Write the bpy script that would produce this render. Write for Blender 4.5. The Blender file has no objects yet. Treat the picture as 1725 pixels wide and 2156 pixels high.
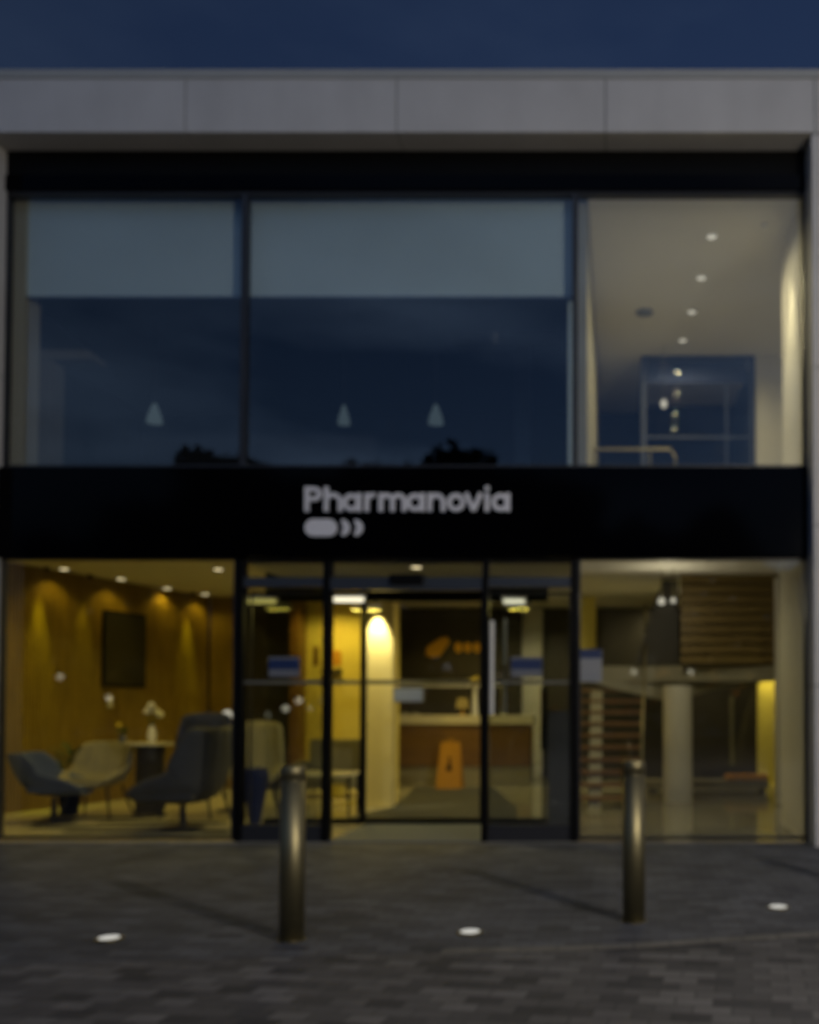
import bpy, bmesh, math, random
from mathutils import Vector, Matrix
random.seed(7)
S = bpy.context.scene
COL = S.collection
PI = math.pi

# ------------------------------------------------------------------ camera
EYE = 1.40
F = 2000.0            # focal length, in the units of a 1725 x 2156 view of the photograph
CX = 1300.0          # the photograph is framed off-centre: its vanishing point lies right of the middle
PITCH = math.radians(1.5)
CY = 1489 - F*math.tan(PITCH)
cd = bpy.data.cameras.new('camera'); cam = bpy.data.objects.new('camera', cd); COL.objects.link(cam)
cam.location = (0, 0, EYE); cam.rotation_euler = (PI/2 + PITCH, 0, 0)
cd.sensor_fit = 'HORIZONTAL'; cd.sensor_width = 36; cd.lens = F/1725*36
cd.shift_y = (CY-1078)/1725; cd.shift_x = -(CX-862.5)/1725
cd.clip_start = 0.05; cd.clip_end = 2000
cd.dof.use_dof = True; cd.dof.focus_distance = 1.0
APERTURE = 0.0080
cd.dof.aperture_fstop = (cd.lens/1000)/APERTURE
S.camera = cam

def at(px, py, Y):
    """world point at depth plane Y seen at (px,py)"""
    dx = (px-CX)/F; dy = (CY-py)/F
    d = Vector((dx, math.cos(PITCH)-dy*math.sin(PITCH), math.sin(PITCH)+dy*math.cos(PITCH)))
    return Vector((0, 0, EYE)) + d*(Y/d.y)

def xy(px, Y): return (px-CX)/F*Y
# ------------------------------------------------------------------ world
W = bpy.data.worlds.new('World'); S.world = W; W.use_nodes = True
nt = W.node_tree; nt.nodes.clear()
def N(t, kind, **kw):
    n = t.nodes.new(kind)
    for k, v in kw.items():
        if k in n.inputs: n.inputs[k].default_value = v
        else: setattr(n, k, v)
    return n
SKY_FRONT, SKY_BACK = 1.13, 3.1
SKY_TINT = (.65, .95, 1.45)
out = N(nt, 'ShaderNodeOutputWorld'); bg = N(nt, 'ShaderNodeBackground')
sky = N(nt, 'ShaderNodeTexSky'); sky.sky_type = 'NISHITA'; sky.sun_disc = False
sky.sun_elevation = math.radians(-1.6); sky.sun_rotation = math.radians(180)
sky.altitude = 100; sky.air_density = 1.0; sky.dust_density = 1.0; sky.ozone_density = 1.6
tc = N(nt, 'ShaderNodeTexCoord'); mp = N(nt, 'ShaderNodeMapping')
mp.inputs['Scale'].default_value = (1.4, 1.4, 4.0); mp.inputs['Rotation'].default_value = (0.25, 0.35, 0.4)
nz = N(nt, 'ShaderNodeTexNoise'); nz.inputs['Scale'].default_value = 1.5; nz.inputs['Detail'].default_value = 5; nz.inputs['Roughness'].default_value = .5
cr = N(nt, 'ShaderNodeValToRGB'); cr.color_ramp.elements[0].position = .48; cr.color_ramp.elements[1].position = .70
cr.color_ramp.elements[0].color = (0,0,0,1); cr.color_ramp.elements[1].color = (.9,.9,.9,1)
mx = N(nt, 'ShaderNodeMix', data_type='RGBA')
hs = N(nt, 'ShaderNodeHueSaturation'); hs.inputs['Saturation'].default_value = .35; hs.inputs['Value'].default_value = 2.2
L = nt.links.new
L(tc.outputs['Generated'], mp.inputs['Vector']); L(mp.outputs['Vector'], nz.inputs['Vector']); L(nz.outputs['Fac'], cr.inputs['Fac'])
L(sky.outputs['Color'], mx.inputs[6]); L(sky.outputs['Color'], hs.inputs['Color']); L(hs.outputs['Color'], mx.inputs[7]); 
sy_ = N(nt, 'ShaderNodeSeparateXYZ'); L(tc.outputs['Generated'], sy_.inputs[0])
mc = N(nt, 'ShaderNodeMapRange'); mc.inputs['From Min'].default_value = .6; mc.inputs['From Max'].default_value = -.5; mc.inputs['To Min'].default_value = .3; mc.inputs['To Max'].default_value = 1.3
L(sy_.outputs['Y'], mc.inputs['Value']); mm_ = N(nt, 'ShaderNodeMath', operation='MULTIPLY', use_clamp=True)
L(cr.outputs['Color'], mm_.inputs[0]); L(mc.outputs['Result'], mm_.inputs[1]); L(mm_.outputs[0], mx.inputs[0])
# twilight arch: the sky behind the viewer (towards the sunken sun) is several times brighter than the sky over the roof
sx = N(nt, 'ShaderNodeSeparateXYZ'); L(tc.outputs['Generated'], sx.inputs[0])
mr_ = N(nt, 'ShaderNodeMapRange'); mr_.inputs['From Min'].default_value = .7; mr_.inputs['From Max'].default_value = -.8
mr_.inputs['To Min'].default_value = SKY_FRONT; mr_.inputs['To Max'].default_value = SKY_BACK; mr_.interpolation_type = 'SMOOTHSTEP'
L(sx.outputs['Y'], mr_.inputs['Value'])
tn = N(nt, 'ShaderNodeVectorMath', operation='MULTIPLY'); tn.inputs[1].default_value = SKY_TINT
sc_ = N(nt, 'ShaderNodeVectorMath', operation='SCALE')
L(mx.outputs[2], tn.inputs[0]); mx2 = N(nt, 'ShaderNodeMapRange'); mx2.inputs['From Min'].default_value = -.5; mx2.inputs['From Max'].default_value = .3; mx2.inputs['To Min'].default_value = .98; mx2.inputs['To Max'].default_value = 1.42
L(sx.outputs['X'], mx2.inputs['Value']); mu2 = N(nt, 'ShaderNodeMath', operation='MULTIPLY'); L(mx2.outputs['Result'], mu2.inputs[0]); L(mr_.outputs['Result'], mu2.inputs[1])
L(tn.outputs[0], sc_.inputs[0]); L(mu2.outputs[0], sc_.inputs['Scale'])
L(sc_.outputs[0], bg.inputs['Color']); L(bg.outputs['Background'], out.inputs['Surface'])
bg.inputs['Strength'].default_value = 0.15

sd = bpy.data.lights.new('twilight_glow', 'SUN'); sd.energy = .12; sd.angle = math.radians(40); sd.color = (1, .93, .84)
so = bpy.data.objects.new('twilight_glow', sd); COL.objects.link(so); so.location = (3, -12, 14)
so.rotation_euler = Vector((-.25, .75, -.85)).to_track_quat('-Z', 'Y').to_euler()

S.view_settings.view_transform = 'Standard'; S.view_settings.look = 'None'
S.view_settings.exposure = 0.0; S.view_settings.gamma = 1.0; S.view_settings.use_curve_mapping = False
S.cycles.max_bounces = 8; S.cycles.transparent_max_bounces = 24; S.cycles.caustics_reflective = False; S.cycles.caustics_refractive = False
S.cycles.sample_clamp_indirect = 3.0

# ------------------------------------------------------------------ materials
def pm(name, col, rough=.6, metal=0., spec=.5, bump=0., bscale=20., var=0., vscale=3., emit=None, estr=0., coat=0.):
    m = bpy.data.materials.new(name); m.use_nodes = True; t = m.node_tree; b = t.nodes['Principled BSDF']
    b.inputs['Base Color'].default_value = (*col, 1); b.inputs['Roughness'].default_value = rough
    b.inputs['Metallic'].default_value = metal; b.inputs['Specular IOR Level'].default_value = spec
    b.inputs['Coat Weight'].default_value = coat
    if emit: b.inputs['Emission Color'].default_value = (*emit, 1); b.inputs['Emission Strength'].default_value = estr
    if bump or var:
        c = N(t, 'ShaderNodeTexCoord')
    if var:
        n = N(t, 'ShaderNodeTexNoise'); n.inputs['Scale'].default_value = vscale; n.inputs['Detail'].default_value = 6
        t.links.new(c.outputs['Object'], n.inputs['Vector'])
        r = N(t, 'ShaderNodeMapRange'); r.inputs['From Min'].default_value = .3; r.inputs['From Max'].default_value = .7
        r.inputs['To Min'].default_value = 1-var; r.inputs['To Max'].default_value = 1+var
        t.links.new(n.outputs['Fac'], r.inputs['Value'])
        v = N(t, 'ShaderNodeVectorMath', operation='SCALE'); v.inputs[0].default_value = col
        t.links.new(r.outputs['Result'], v.inputs['Scale']); t.links.new(v.outputs['Vector'], b.inputs['Base Color'])
    if bump:
        n = N(t, 'ShaderNodeTexNoise'); n.inputs['Scale'].default_value = bscale; n.inputs['Detail'].default_value = 4
        t.links.new(c.outputs['Object'], n.inputs['Vector'])
        bp = N(t, 'ShaderNodeBump'); bp.inputs['Strength'].default_value = bump; bp.inputs['Distance'].default_value = .01
        t.links.new(n.outputs['Fac'], bp.inputs['Height']); t.links.new(bp.outputs['Normal'], b.inputs['Normal'])
    return m
def emis(name, col, s):
    m = bpy.data.materials.new(name); m.use_nodes = True; t = m.node_tree; t.nodes.clear()
    e = N(t, 'ShaderNodeEmission'); e.inputs['Color'].default_value = (*col, 1); e.inputs['Strength'].default_value = s
    o = N(t, 'ShaderNodeOutputMaterial'); t.links.new(e.outputs[0], o.inputs['Surface']); return m
def glassmat(name, base=.06, tint=(.86, .88, .88)):
    m = bpy.data.materials.new(name); m.use_nodes = True; t = m.node_tree; t.nodes.clear()
    tr = N(t, 'ShaderNodeBsdfTransparent'); tr.inputs['Color'].default_value = (*tint, 1)
    gl = N(t, 'ShaderNodeBsdfGlossy'); gl.inputs['Roughness'].default_value = 0.0
    lw = N(t, 'ShaderNodeLayerWeight'); lw.inputs['Blend'].default_value = .5
    pw = N(t, 'ShaderNodeMath', operation='POWER'); pw.inputs[1].default_value = 4.0
    ma = N(t, 'ShaderNodeMath', operation='MULTIPLY_ADD'); ma.inputs[1].default_value = 1-base; ma.inputs[2].default_value = base
    mi = N(t, 'ShaderNodeMixShader'); o = N(t, 'ShaderNodeOutputMaterial')
    t.links.new(lw.outputs['Facing'], pw.inputs[0]); t.links.new(pw.outputs[0], ma.inputs[0]); t.links.new(ma.outputs[0], mi.inputs[0])
    t.links.new(tr.outputs[0], mi.inputs[1]); t.links.new(gl.outputs[0], mi.inputs[2]); t.links.new(mi.outputs[0], o.inputs['Surface'])
    return m
def paving(name, rot, bw, bh, c1, c2, mort):
    m = bpy.data.materials.new(name); m.use_nodes = True; t = m.node_tree; b = t.nodes['Principled BSDF']
    c = N(t, 'ShaderNodeTexCoord'); mp = N(t, 'ShaderNodeMapping'); mp.inputs['Rotation'].default_value = (0, 0, rot)
    br = N(t, 'ShaderNodeTexBrick'); br.inputs['Scale'].default_value = 1; br.inputs['Brick Width'].default_value = bw; br.inputs['Row Height'].default_value = bh
    br.inputs['Mortar Size'].default_value = .004; br.inputs['Mortar Smooth'].default_value = .3
    br.inputs['Color1'].default_value = (*c1, 1); br.inputs['Color2'].default_value = (*c2, 1); br.inputs['Mortar'].default_value = (*mort, 1)
    t.links.new(c.outputs['Object'], mp.inputs['Vector']); t.links.new(mp.outputs['Vector'], br.inputs['Vector'])
    n1 = N(t, 'ShaderNodeTexNoise'); n1.inputs['Scale'].default_value = 1.3; n1.inputs['Detail'].default_value = 8; n1.inputs['Roughness'].default_value = .65
    n2 = N(t, 'ShaderNodeTexNoise'); n2.inputs['Scale'].default_value = 60; n2.inputs['Detail'].default_value = 4
    for n in (n1, n2): t.links.new(c.outputs['Object'], n.inputs['Vector'])
    r = N(t, 'ShaderNodeMapRange'); r.inputs['From Min'].default_value = .25; r.inputs['From Max'].default_value = .75; r.inputs['To Min'].default_value = .65; r.inputs['To Max'].default_value = 1.35
    t.links.new(n1.outputs['Fac'], r.inputs['Value'])
    v = N(t, 'ShaderNodeVectorMath', operation='SCALE'); t.links.new(br.outputs['Color'], v.inputs[0]); t.links.new(r.outputs['Result'], v.inputs['Scale'])
    t.links.new(v.outputs['Vector'], b.inputs['Base Color'])
    b.inputs['Roughness'].default_value = .75; b.inputs['Specular IOR Level'].default_value = .35
    mm = N(t, 'ShaderNodeMath', operation='MULTIPLY_ADD'); mm.inputs[1].default_value = -1.0
    t.links.new(br.outputs['Fac'], mm.inputs[0])
    sc = N(t, 'ShaderNodeMath', operation='MULTIPLY'); sc.inputs[1].default_value = .5; t.links.new(n2.outputs['Fac'], sc.inputs[0]); t.links.new(sc.outputs[0], mm.inputs[2])
    bp = N(t, 'ShaderNodeBump'); bp.inputs['Strength'].default_value = .7; bp.inputs['Distance'].default_value = .006
    t.links.new(mm.outputs[0], bp.inputs['Height']); t.links.new(bp.outputs['Normal'], b.inputs['Normal'])
    return m
def woodmat(name, c1, c2, rough=.45, axis='Z'):
    m = bpy.data.materials.new(name); m.use_nodes = True; t = m.node_tree; b = t.nodes['Principled BSDF']
    c = N(t, 'ShaderNodeTexCoord'); mp = N(t, 'ShaderNodeMapping')
    mp.inputs['Scale'].default_value = (14, 14, .8) if axis == 'Z' else (.8, 14, 14)
    n = N(t, 'ShaderNodeTexNoise'); n.inputs['Scale'].default_value = 2; n.inputs['Detail'].default_value = 6; n.inputs['Distortion'].default_value = .6
    r = N(t, 'ShaderNodeValToRGB'); r.color_ramp.elements[0].color = (*c1, 1); r.color_ramp.elements[1].color = (*c2, 1)
    r.color_ramp.elements[0].position = .3; r.color_ramp.elements[1].position = .7
    t.links.new(c.outputs['Object'], mp.inputs['Vector']); t.links.new(mp.outputs[0], n.inputs['Vector']); t.links.new(n.outputs['Fac'], r.inputs['Fac']); t.links.new(r.outputs['Color'], b.inputs['Base Color'])
    b.inputs['Roughness'].default_value = rough
    return m

def concretemat():
    m = pm('pale_concrete', (.49, .485, .485), .8, bump=.25, bscale=90, var=.06, vscale=1.6); t = m.node_tree; b = t.nodes['Principled BSDF']
    src = b.inputs['Base Color'].links[0].from_socket
    c = N(t, 'ShaderNodeTexCoord'); mp = N(t, 'ShaderNodeMapping'); mp.inputs['Scale'].default_value = (2.2, 2.2, .5)
    n = N(t, 'ShaderNodeTexNoise'); n.inputs['Scale'].default_value = 1.6; n.inputs['Detail'].default_value = 7; n.inputs['Roughness'].default_value = .6
    r = N(t, 'ShaderNodeMapRange'); r.inputs['From Min'].default_value = .35; r.inputs['From Max'].default_value = .75; r.inputs['To Min'].default_value = 1.015; r.inputs['To Max'].default_value = .94
    v = N(t, 'ShaderNodeVectorMath', operation='SCALE')
    t.links.new(c.outputs['Object'], mp.inputs['Vector']); t.links.new(mp.outputs[0], n.inputs['Vector']); t.links.new(n.outputs['Fac'], r.inputs['Value'])
    t.links.new(src, v.inputs[0]); t.links.new(r.outputs['Result'], v.inputs['Scale']); t.links.new(v.outputs[0], b.inputs['Base Color'])
    return m
M = dict(
 concrete = concretemat(),
 joint = pm('joint_sealant', (.16, .16, .16), .8),
 coping = pm('coping_metal', (.34, .345, .33), .5, var=.04),
 black = pm('black_metal', (.003, .003, .003), .5, spec=.1),
 gloss = pm('black_fascia_glass', (.001, .001, .0015), .08, spec=.05),
 frame = pm('dark_grey_frame', (.020, .021, .025), .4, spec=.4),
 rail = pm('brushed_rail', (.09, .10, .115), .3, metal=.7),
 glass = glassmat('window_glass', .05),
 iglass = glassmat('inner_glass', .035, (.93, .94, .93)),
 dimglass = glassmat('partition_glass', .004, (.9, .9, .92)), greige = pm('greige_paint', (.36, .34, .27), .8, var=.03), strip = pm('etched_strip', (.10, .10, .08), .7),
 officegrey = pm('office_grey_paint', (.20, .20, .20), .8, var=.1),
 satin = pm('satin_bar_inner', (.36, .36, .34), .4, metal=.3),
 paleblue = pm('sign_pale_blue', (.22, .27, .42), .5),
 steel = pm('stainless_steel', (.27, .235, .13), .48, metal=1., var=.05, vscale=8, bump=.03, bscale=200),
 steeldark = pm('steel_groove', (.03, .03, .03), .5, metal=.6),
 pave = paving('block_paving', 0.0, .2, .1, (.048, .051, .062), (.108, .113, .130), (.04, .04, .042)),
 pave2 = paving('setts_paving', math.radians(8), .18, .115, (.038, .038, .043), (.124, .121, .126), (.040, .044, .044)),
 kerb = pm('kerb_stone', (.125, .12, .112), .75, var=.3, vscale=5, bump=.3, bscale=50),
 soil = pm('distant_ground', (.04, .05, .03), .9, var=.3),
 white = pm('white_sign_paint', (.68, .68, .72), .45),
 blind = pm('roller_blind', (.50, .60, .62), .85, bump=.1, bscale=150, var=.05, vscale=.8),
 pierpaint = pm('pier_paint', (.74, .64, .34), .8, var=.03), plaster = pm('white_plaster', (.72, .70, .66), .8, var=.03),
 warmwall = pm('ochre_wall', (.66, .56, .14), .7, var=.06, vscale=1.2),
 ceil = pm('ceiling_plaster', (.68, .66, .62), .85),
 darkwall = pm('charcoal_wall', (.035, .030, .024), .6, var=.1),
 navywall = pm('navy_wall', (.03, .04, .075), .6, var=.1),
 tile = pm('pale_floor_tile', (.55, .52, .40), .22, var=.08, vscale=1.5),
 stone = pm('polished_stone', (.34, .32, .25), .12, var=.08, vscale=1.5),
 rug = pm('dark_rug', (.03, .03, .035), .95, bump=.4, bscale=120),
 mat = pm('entrance_mat', (.03, .032, .036), .8, bump=.5, bscale=150),
 matgrey = pm('threshold_plate', (.04, .06, .115), .6),
 slat = woodmat('oak_slats', (.18, .115, .010), (.30, .20, .020)),
 slatdark = pm('slat_backing', (.05, .03, .012), .8),
 slath = woodmat('walnut_slats', (.14, .095, .03), (.22, .155, .05), axis='X'),
 deskwood = woodmat('desk_wood', (.12, .062, .014), (.19, .10, .022), axis='X'),
 tread = woodmat('tread_wood', (.13, .06, .02), (.22, .11, .035), axis='X'),
 beige = pm('beige_fabric', (.25, .23, .16), .9, bump=.3, bscale=160, var=.08),
 olive = pm('olive_fabric', (.16, .15, .10), .9, bump=.3, bscale=160, var=.08),
 bluegrey = pm('blue_grey_fabric', (.07, .095, .20), .85, bump=.3, bscale=160, var=.08),
 charcoal = pm('charcoal_fabric', (.085, .083, .083), .85, bump=.3, bscale=160, var=.1),
 navy = pm('navy_fabric', (.014, .022, .10), .8, bump=.3, bscale=160, var=.1),
 tabletop = pm('pale_table_top', (.62, .58, .45), .25),
 ceramic = pm('white_ceramic', (.75, .74, .70), .3),
 petal = pm('white_petals', (.85, .84, .74), .7),
 leaf = pm('leaf_green', (.05, .09, .02), .6, var=.3),
 bark = pm('bark', (.06, .045, .03), .9, bump=.6, bscale=12),
 foliage = pm('tree_leaves', (.035, .055, .02), .7, var=.3, vscale=1.),
 yellow = pm('yellow_plastic', (.42, .20, .004), .45),
 yellow2 = pm('yellow_card', (.65, .50, .05), .6),
 orange = pm('orange_fabric', (.60, .26, .02), .8),
 gold = pm('gold_metal', (.75, .42, .05), .4, metal=.5),
 signblue = pm('sign_blue', (.010, .026, .095), .5),
 signgrey = pm('sign_pale', (.13, .137, .155), .6), signwhite = pm('sign_white', (.24, .245, .25), .6), handle = pm('satin_bar', (.72, .71, .66), .4, metal=0.),
 screen = pm('monitor_back', (.20, .22, .26), .35),
 tv = pm('dark_screen', (.02, .02, .02), .3, spec=.4),
 cord = pm('cable', (.02, .02, .02), .6),
 lampshade = pm('frosted_shade', (.65, .74, .76), .5),
 e_warm = emis('warm_lens', (1, .80, .45), 2.4),
 e_soft = emis('soft_lens', (1, .90, .70), .75),
 e_white = emis('white_tube', (1, .92, .66), 1.3),
 e_yel = emis('yellow_tube', (1, .84, .22), .55),
 e_ground = emis('ground_lens', (1, .98, .90), .60),
 e_lantern = emis('lantern_globe', (1, .93, .70), 2.6),
 e_street = emis('street_lens', (1, .9, .75), 6),
)

# ------------------------------------------------------------------ mesh helpers
class MB:
    def __init__(s): s.v = []; s.f = []
    def add(s, vs, fs):
        o = len(s.v); s.v += [tuple(v) for v in vs]; s.f += [tuple(i+o for i in f) for f in fs]; return s
    def box(s, x0, x1, y0, y1, z0, z1, rz=0, piv=None):
        vs = [(x, y, z) for x in (x0, x1) for y in (y0, y1) for z in (z0, z1)]
        if rz:
            cx, cy = piv or ((x0+x1)/2, (y0+y1)/2); c, sn = math.cos(rz), math.sin(rz)
            vs = [(cx+(x-cx)*c-(y-cy)*sn, cy+(x-cx)*sn+(y-cy)*c, z) for x, y, z in vs]
        return s.add(vs, [(0,1,3,2),(4,6,7,5),(0,4,5,1),(2,3,7,6),(0,2,6,4),(1,5,7,3)])
    def lathe(s, prof, c=(0,0,0), n=32, cap=True):
        vs = []; fs = []
        for r, z in prof:
            for i in range(n):
                a = 2*PI*i/n; vs.append((c[0]+r*math.cos(a), c[1]+r*math.sin(a), c[2]+z))
        for j in range(len(prof)-1):
            for i in range(n):
                k = (i+1) % n; fs.append((j*n+i, j*n+k, (j+1)*n+k, (j+1)*n+i))
        if cap: fs.append(tuple(range(n))[::-1]); fs.append(tuple((len(prof)-1)*n+i for i in range(n)))
        return s.add(vs, fs)
    def tube(s, pts, r, n=10):
        pts = [Vector(p) for p in pts]; rs = r if isinstance(r, (list, tuple)) else [r]*len(pts)
        vs = []; fs = []
        for i, p in enumerate(pts):
            d = (pts[min(i+1, len(pts)-1)]-pts[max(i-1, 0)]).normalized()
            a = d.orthogonal().normalized() if i == 0 else (pa - d*pa.dot(d)).normalized()
            pa = a; b = d.cross(a)
            for k in range(n):
                t = 2*PI*k/n; vs.append(p+(a*math.cos(t)+b*math.sin(t))*rs[i])
        for j in range(len(pts)-1):
            for k in range(n):
                q = (k+1) % n; fs.append((j*n+k, j*n+q, (j+1)*n+q, (j+1)*n+k))
        fs.append(tuple(range(n))[::-1]); fs.append(tuple((len(pts)-1)*n+k for k in range(n)))
        return s.add(vs, fs)
    def prismxz(s, poly, y0, y1):
        n = len(poly)
        vs = [(x, y0, z) for x, z in poly]+[(x, y1, z) for x, z in poly]
        return s.add(vs, [tuple(range(n)), tuple(range(2*n-1, n-1, -1))]+[(i, i+n, (i+1) % n+n, (i+1) % n) for i in range(n)])
    def prismyz(s, poly, x0, x1):
        n = len(poly)
        vs = [(x0, y, z) for y, z in poly]+[(x1, y, z) for y, z in poly]
        return s.add(vs, [tuple(range(n)), tuple(range(2*n-1, n-1, -1))]+[(i, i+n, (i+1) % n+n, (i+1) % n) for i in range(n)])
    def prismxy(s, poly, z0, z1):
        n = len(poly)
        vs = [(x, y, z0) for x, y in poly]+[(x, y, z1) for x, y in poly]
        return s.add(vs, [tuple(range(n)), tuple(range(2*n-1, n-1, -1))]+[(i, i+n, (i+1) % n+n, (i+1) % n) for i in range(n)])
    def sphere(s, c, r, n=12, m=8, sq=(1,1,1)):
        prof = []
        vs = []; fs = []
        for j in range(m+1):
            t = PI*j/m
            for i in range(n):
                a = 2*PI*i/n; vs.append((c[0]+r*sq[0]*math.sin(t)*math.cos(a), c[1]+r*sq[1]*math.sin(t)*math.sin(a), c[2]-r*sq[2]*math.cos(t)))
        for j in range(m):
            for i in range(n):
                k = (i+1) % n; fs.append((j*n+i, j*n+k, (j+1)*n+k, (j+1)*n+i))
        return s.add(vs, fs)
    def build(s, name, mat, parent=None, world=False, bevel=0., smooth=False, solid=0., sub=0, label=None):
        me = bpy.data.meshes.new(name)
        vs = s.v
        if world and parent is not None:
            o = Vector(wloc(parent)); vs = [tuple(Vector(v)-o) for v in s.v]
        me.from_pydata(vs, [], s.f)
        bm = bmesh.new(); bm.from_mesh(me); bmesh.ops.remove_doubles(bm, verts=bm.verts, dist=1e-6) if smooth else None
        bmesh.ops.recalc_face_normals(bm, faces=bm.faces); bm.to_mesh(me); bm.free()
        me.materials.append(mat if not isinstance(mat, str) else M[mat])
        if smooth:
            me.polygons.foreach_set('use_smooth', [True]*len(me.polygons))
        ob = bpy.data.objects.new(name, me); COL.objects.link(ob)
        if parent is not None: ob.parent = parent
        if solid:
            q = ob.modifiers.new('Solidify', 'SOLIDIFY'); q.thickness = solid; q.offset = 0
        if bevel:
            q = ob.modifiers.new('Bevel', 'BEVEL'); q.width = bevel; q.segments = 3; q.limit_method = 'ANGLE'
        if sub:
            q = ob.modifiers.new('Subsurf', 'SUBSURF'); q.levels = sub; q.render_levels = sub
        if label: ob['label'] = label
        return ob
def wloc(o):
    v = Vector((0, 0, 0))
    while o is not None: v += o.location; o = o.parent
    return v
def tag(o, label, cat, group=None):
    o['label'] = label; o['category'] = cat
    if group: o['group'] = group
    return o
def thing(name, loc, label, cat, rz=0, group=None):
    o = bpy.data.objects.new(name, None); COL.objects.link(o); o.location = loc; o.rotation_euler = (0, 0, rz); o.empty_display_size = .2
    return tag(o, label, cat, group)
def struct(o): o['kind'] = 'structure'; return o
def lamp(name, kind, energy, col, parent, loc, rot=(0,0,0), **kw):
    d = bpy.data.lights.new(name, kind); d.energy = energy; d.color = col
    for k, v in kw.items(): setattr(d, k, v)
    o = bpy.data.objects.new(name, d); COL.objects.link(o); o.parent = parent; o.location = loc; o.rotation_euler = rot
    return o
def dup(root, loc, label=None, rz=None):
    r = root.copy(); COL.objects.link(r); r.location = loc
    if rz is not None: r.rotation_euler = (0, 0, rz)
    if label: r['label'] = label
    for ch in root.children:
        c = ch.copy(); COL.objects.link(c); c.parent = r
        for g in ch.children:
            d = g.copy(); COL.objects.link(d); d.parent = c
    return r

# ------------------------------------------------------------------ ground
YF = 9.55      # concrete front face
YG = 9.90      # glass line
g = MB().add([(-400,-400,-.02),(400,-400,-.02),(400,400,-.02),(-400,400,-.02)], [(0,1,2,3)]).build('ground', 'soil'); struct(g)
g = MB().box(-30, 30, -14, YG-.06, -.015, 0).build('pavement', 'pave'); struct(g)
# older setts nearer the camera, bounded by a slightly angled flush kerb line
def ln(x): return 5.52 + .26*x if x > 0 else 5.52 + .10*x
poly = [(-30, ln(-30)), (0, ln(0)), (2.6, ln(2.6)), (8, ln(8)), (30, ln(8)), (30, -13.9), (-30, -13.9)]
g = MB().add([(x, y, .004) for x, y in poly], [tuple(range(len(poly)-1, -1, -1))]).build('path', 'pave2'); struct(g)
kb = MB()
for i in range(60):
    x0 = -1.0+i*.22; x1 = x0+.212
    kb.add([(x0, ln(x0)-.02, .008), (x1, ln(x1)-.02, .008), (x1, ln(x1)+.09, .008), (x0, ln(x0)+.09, .008)], [(0,1,2,3)])
g = kb.build('kerb_strip', 'kerb'); struct(g)

# ------------------------------------------------------------------ building shell
B = thing('office_building', (0, YF, 0), 'modern office building with pale concrete surround, black fascia and tall glazed entrance', 'building')
def P(mb, name, mat, parent=None, **k): return mb.build(name, mat, parent or B, world=True, **k)
zt = lambda y, Y: at(862, y, Y).z
xa = lambda x, y, Y: at(x, y, Y).x
XL = xa(12, 330, YG-.05); XR = xa(1698, 900, YG)
ZS = zt(278, YF); ZTOP = zt(165, YF); ZCOP = zt(147, YF)
# concrete beam in panels, pillars
JX = [-12.0] + [xa(x, 220, YF) for x in (-55, 390, 835, 1275)] + [xa(1716, 220, YF), 9.0]
fr = MB()
for a, b in zip(JX[:-1], JX[1:]): fr.box(a+.006, b-.006, YF, YG+.1, ZS, ZTOP)
zs = [0, 1.62, 3.24, 4.86, ZS-.012]
for a, b in zip(zs[:-1], zs[1:]):
    fr.box(XR, XR+1.5, YF, YG+.1, a+.0, b-.010)
    fr.box(XL-1.5, XL, YF, YG+.1, a+.0, b-.010)
wall = P(fr, 'wall', 'concrete', bevel=.004)
P(MB().box(-12, 9, YF+.012, YG+.09, ZS+.01, ZTOP-.01).box(XR+.012, XR+1.49, YF+.012, YG+.09, 0, ZS+.005).box(XL-1.49, XL-.012, YF+.012, YG+.09, 0, ZS+.005), 'joint_backing', 'joint', wall)
P(MB().box(-12.05, 9.05, YF-.012, YG+.6, ZTOP+.002, ZCOP), 'coping', 'coping', wall)
for a_, b_ in ((-12, XL-1.5), (XR+1.5, 9)): P(MB().box(a_, b_, YF+.02, YF+.5, 0, ZS-.01), 'side_wall', 'concrete')
P(MB().box(-12, 9, YF+.8, 24, ZCOP-.55, ZCOP-.35), 'roof', 'coping')
# black head beam
YB = YG-.05
ZH0 = zt(400, YB); ZH1 = ZS+.02
P(MB().box(XL+.002, XR-.002, YB+.02, YG+.08, zt(368, YB), ZS-.003), 'head_beam', 'black')
P(MB().box(XL+.002, XR-.002, YB-.01, YG+.06, ZH0, zt(368, YB)-.003), 'head_trim', 'gloss')
# fascia, slightly proud
YFA = YG-.10
ZFA0 = zt(1172, YFA); ZFA1 = zt(983, YFA)
xs = [XL-.05+.052, xa(506, 1080, YFA), xa(1212, 1080, YFA), XR-.004]
f = MB()
for a, b in zip(xs[:-1], xs[1:]): f.box(a+.003, b-.003, YFA, YG+.12, ZFA0, ZFA1)
P(f, 'fascia', 'gloss')
P(MB().box(xs[0], xs[-1], YG-.07, YG+.14, ZFA0+.01, ZFA1-.01), 'fascia_backing', 'black')

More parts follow.
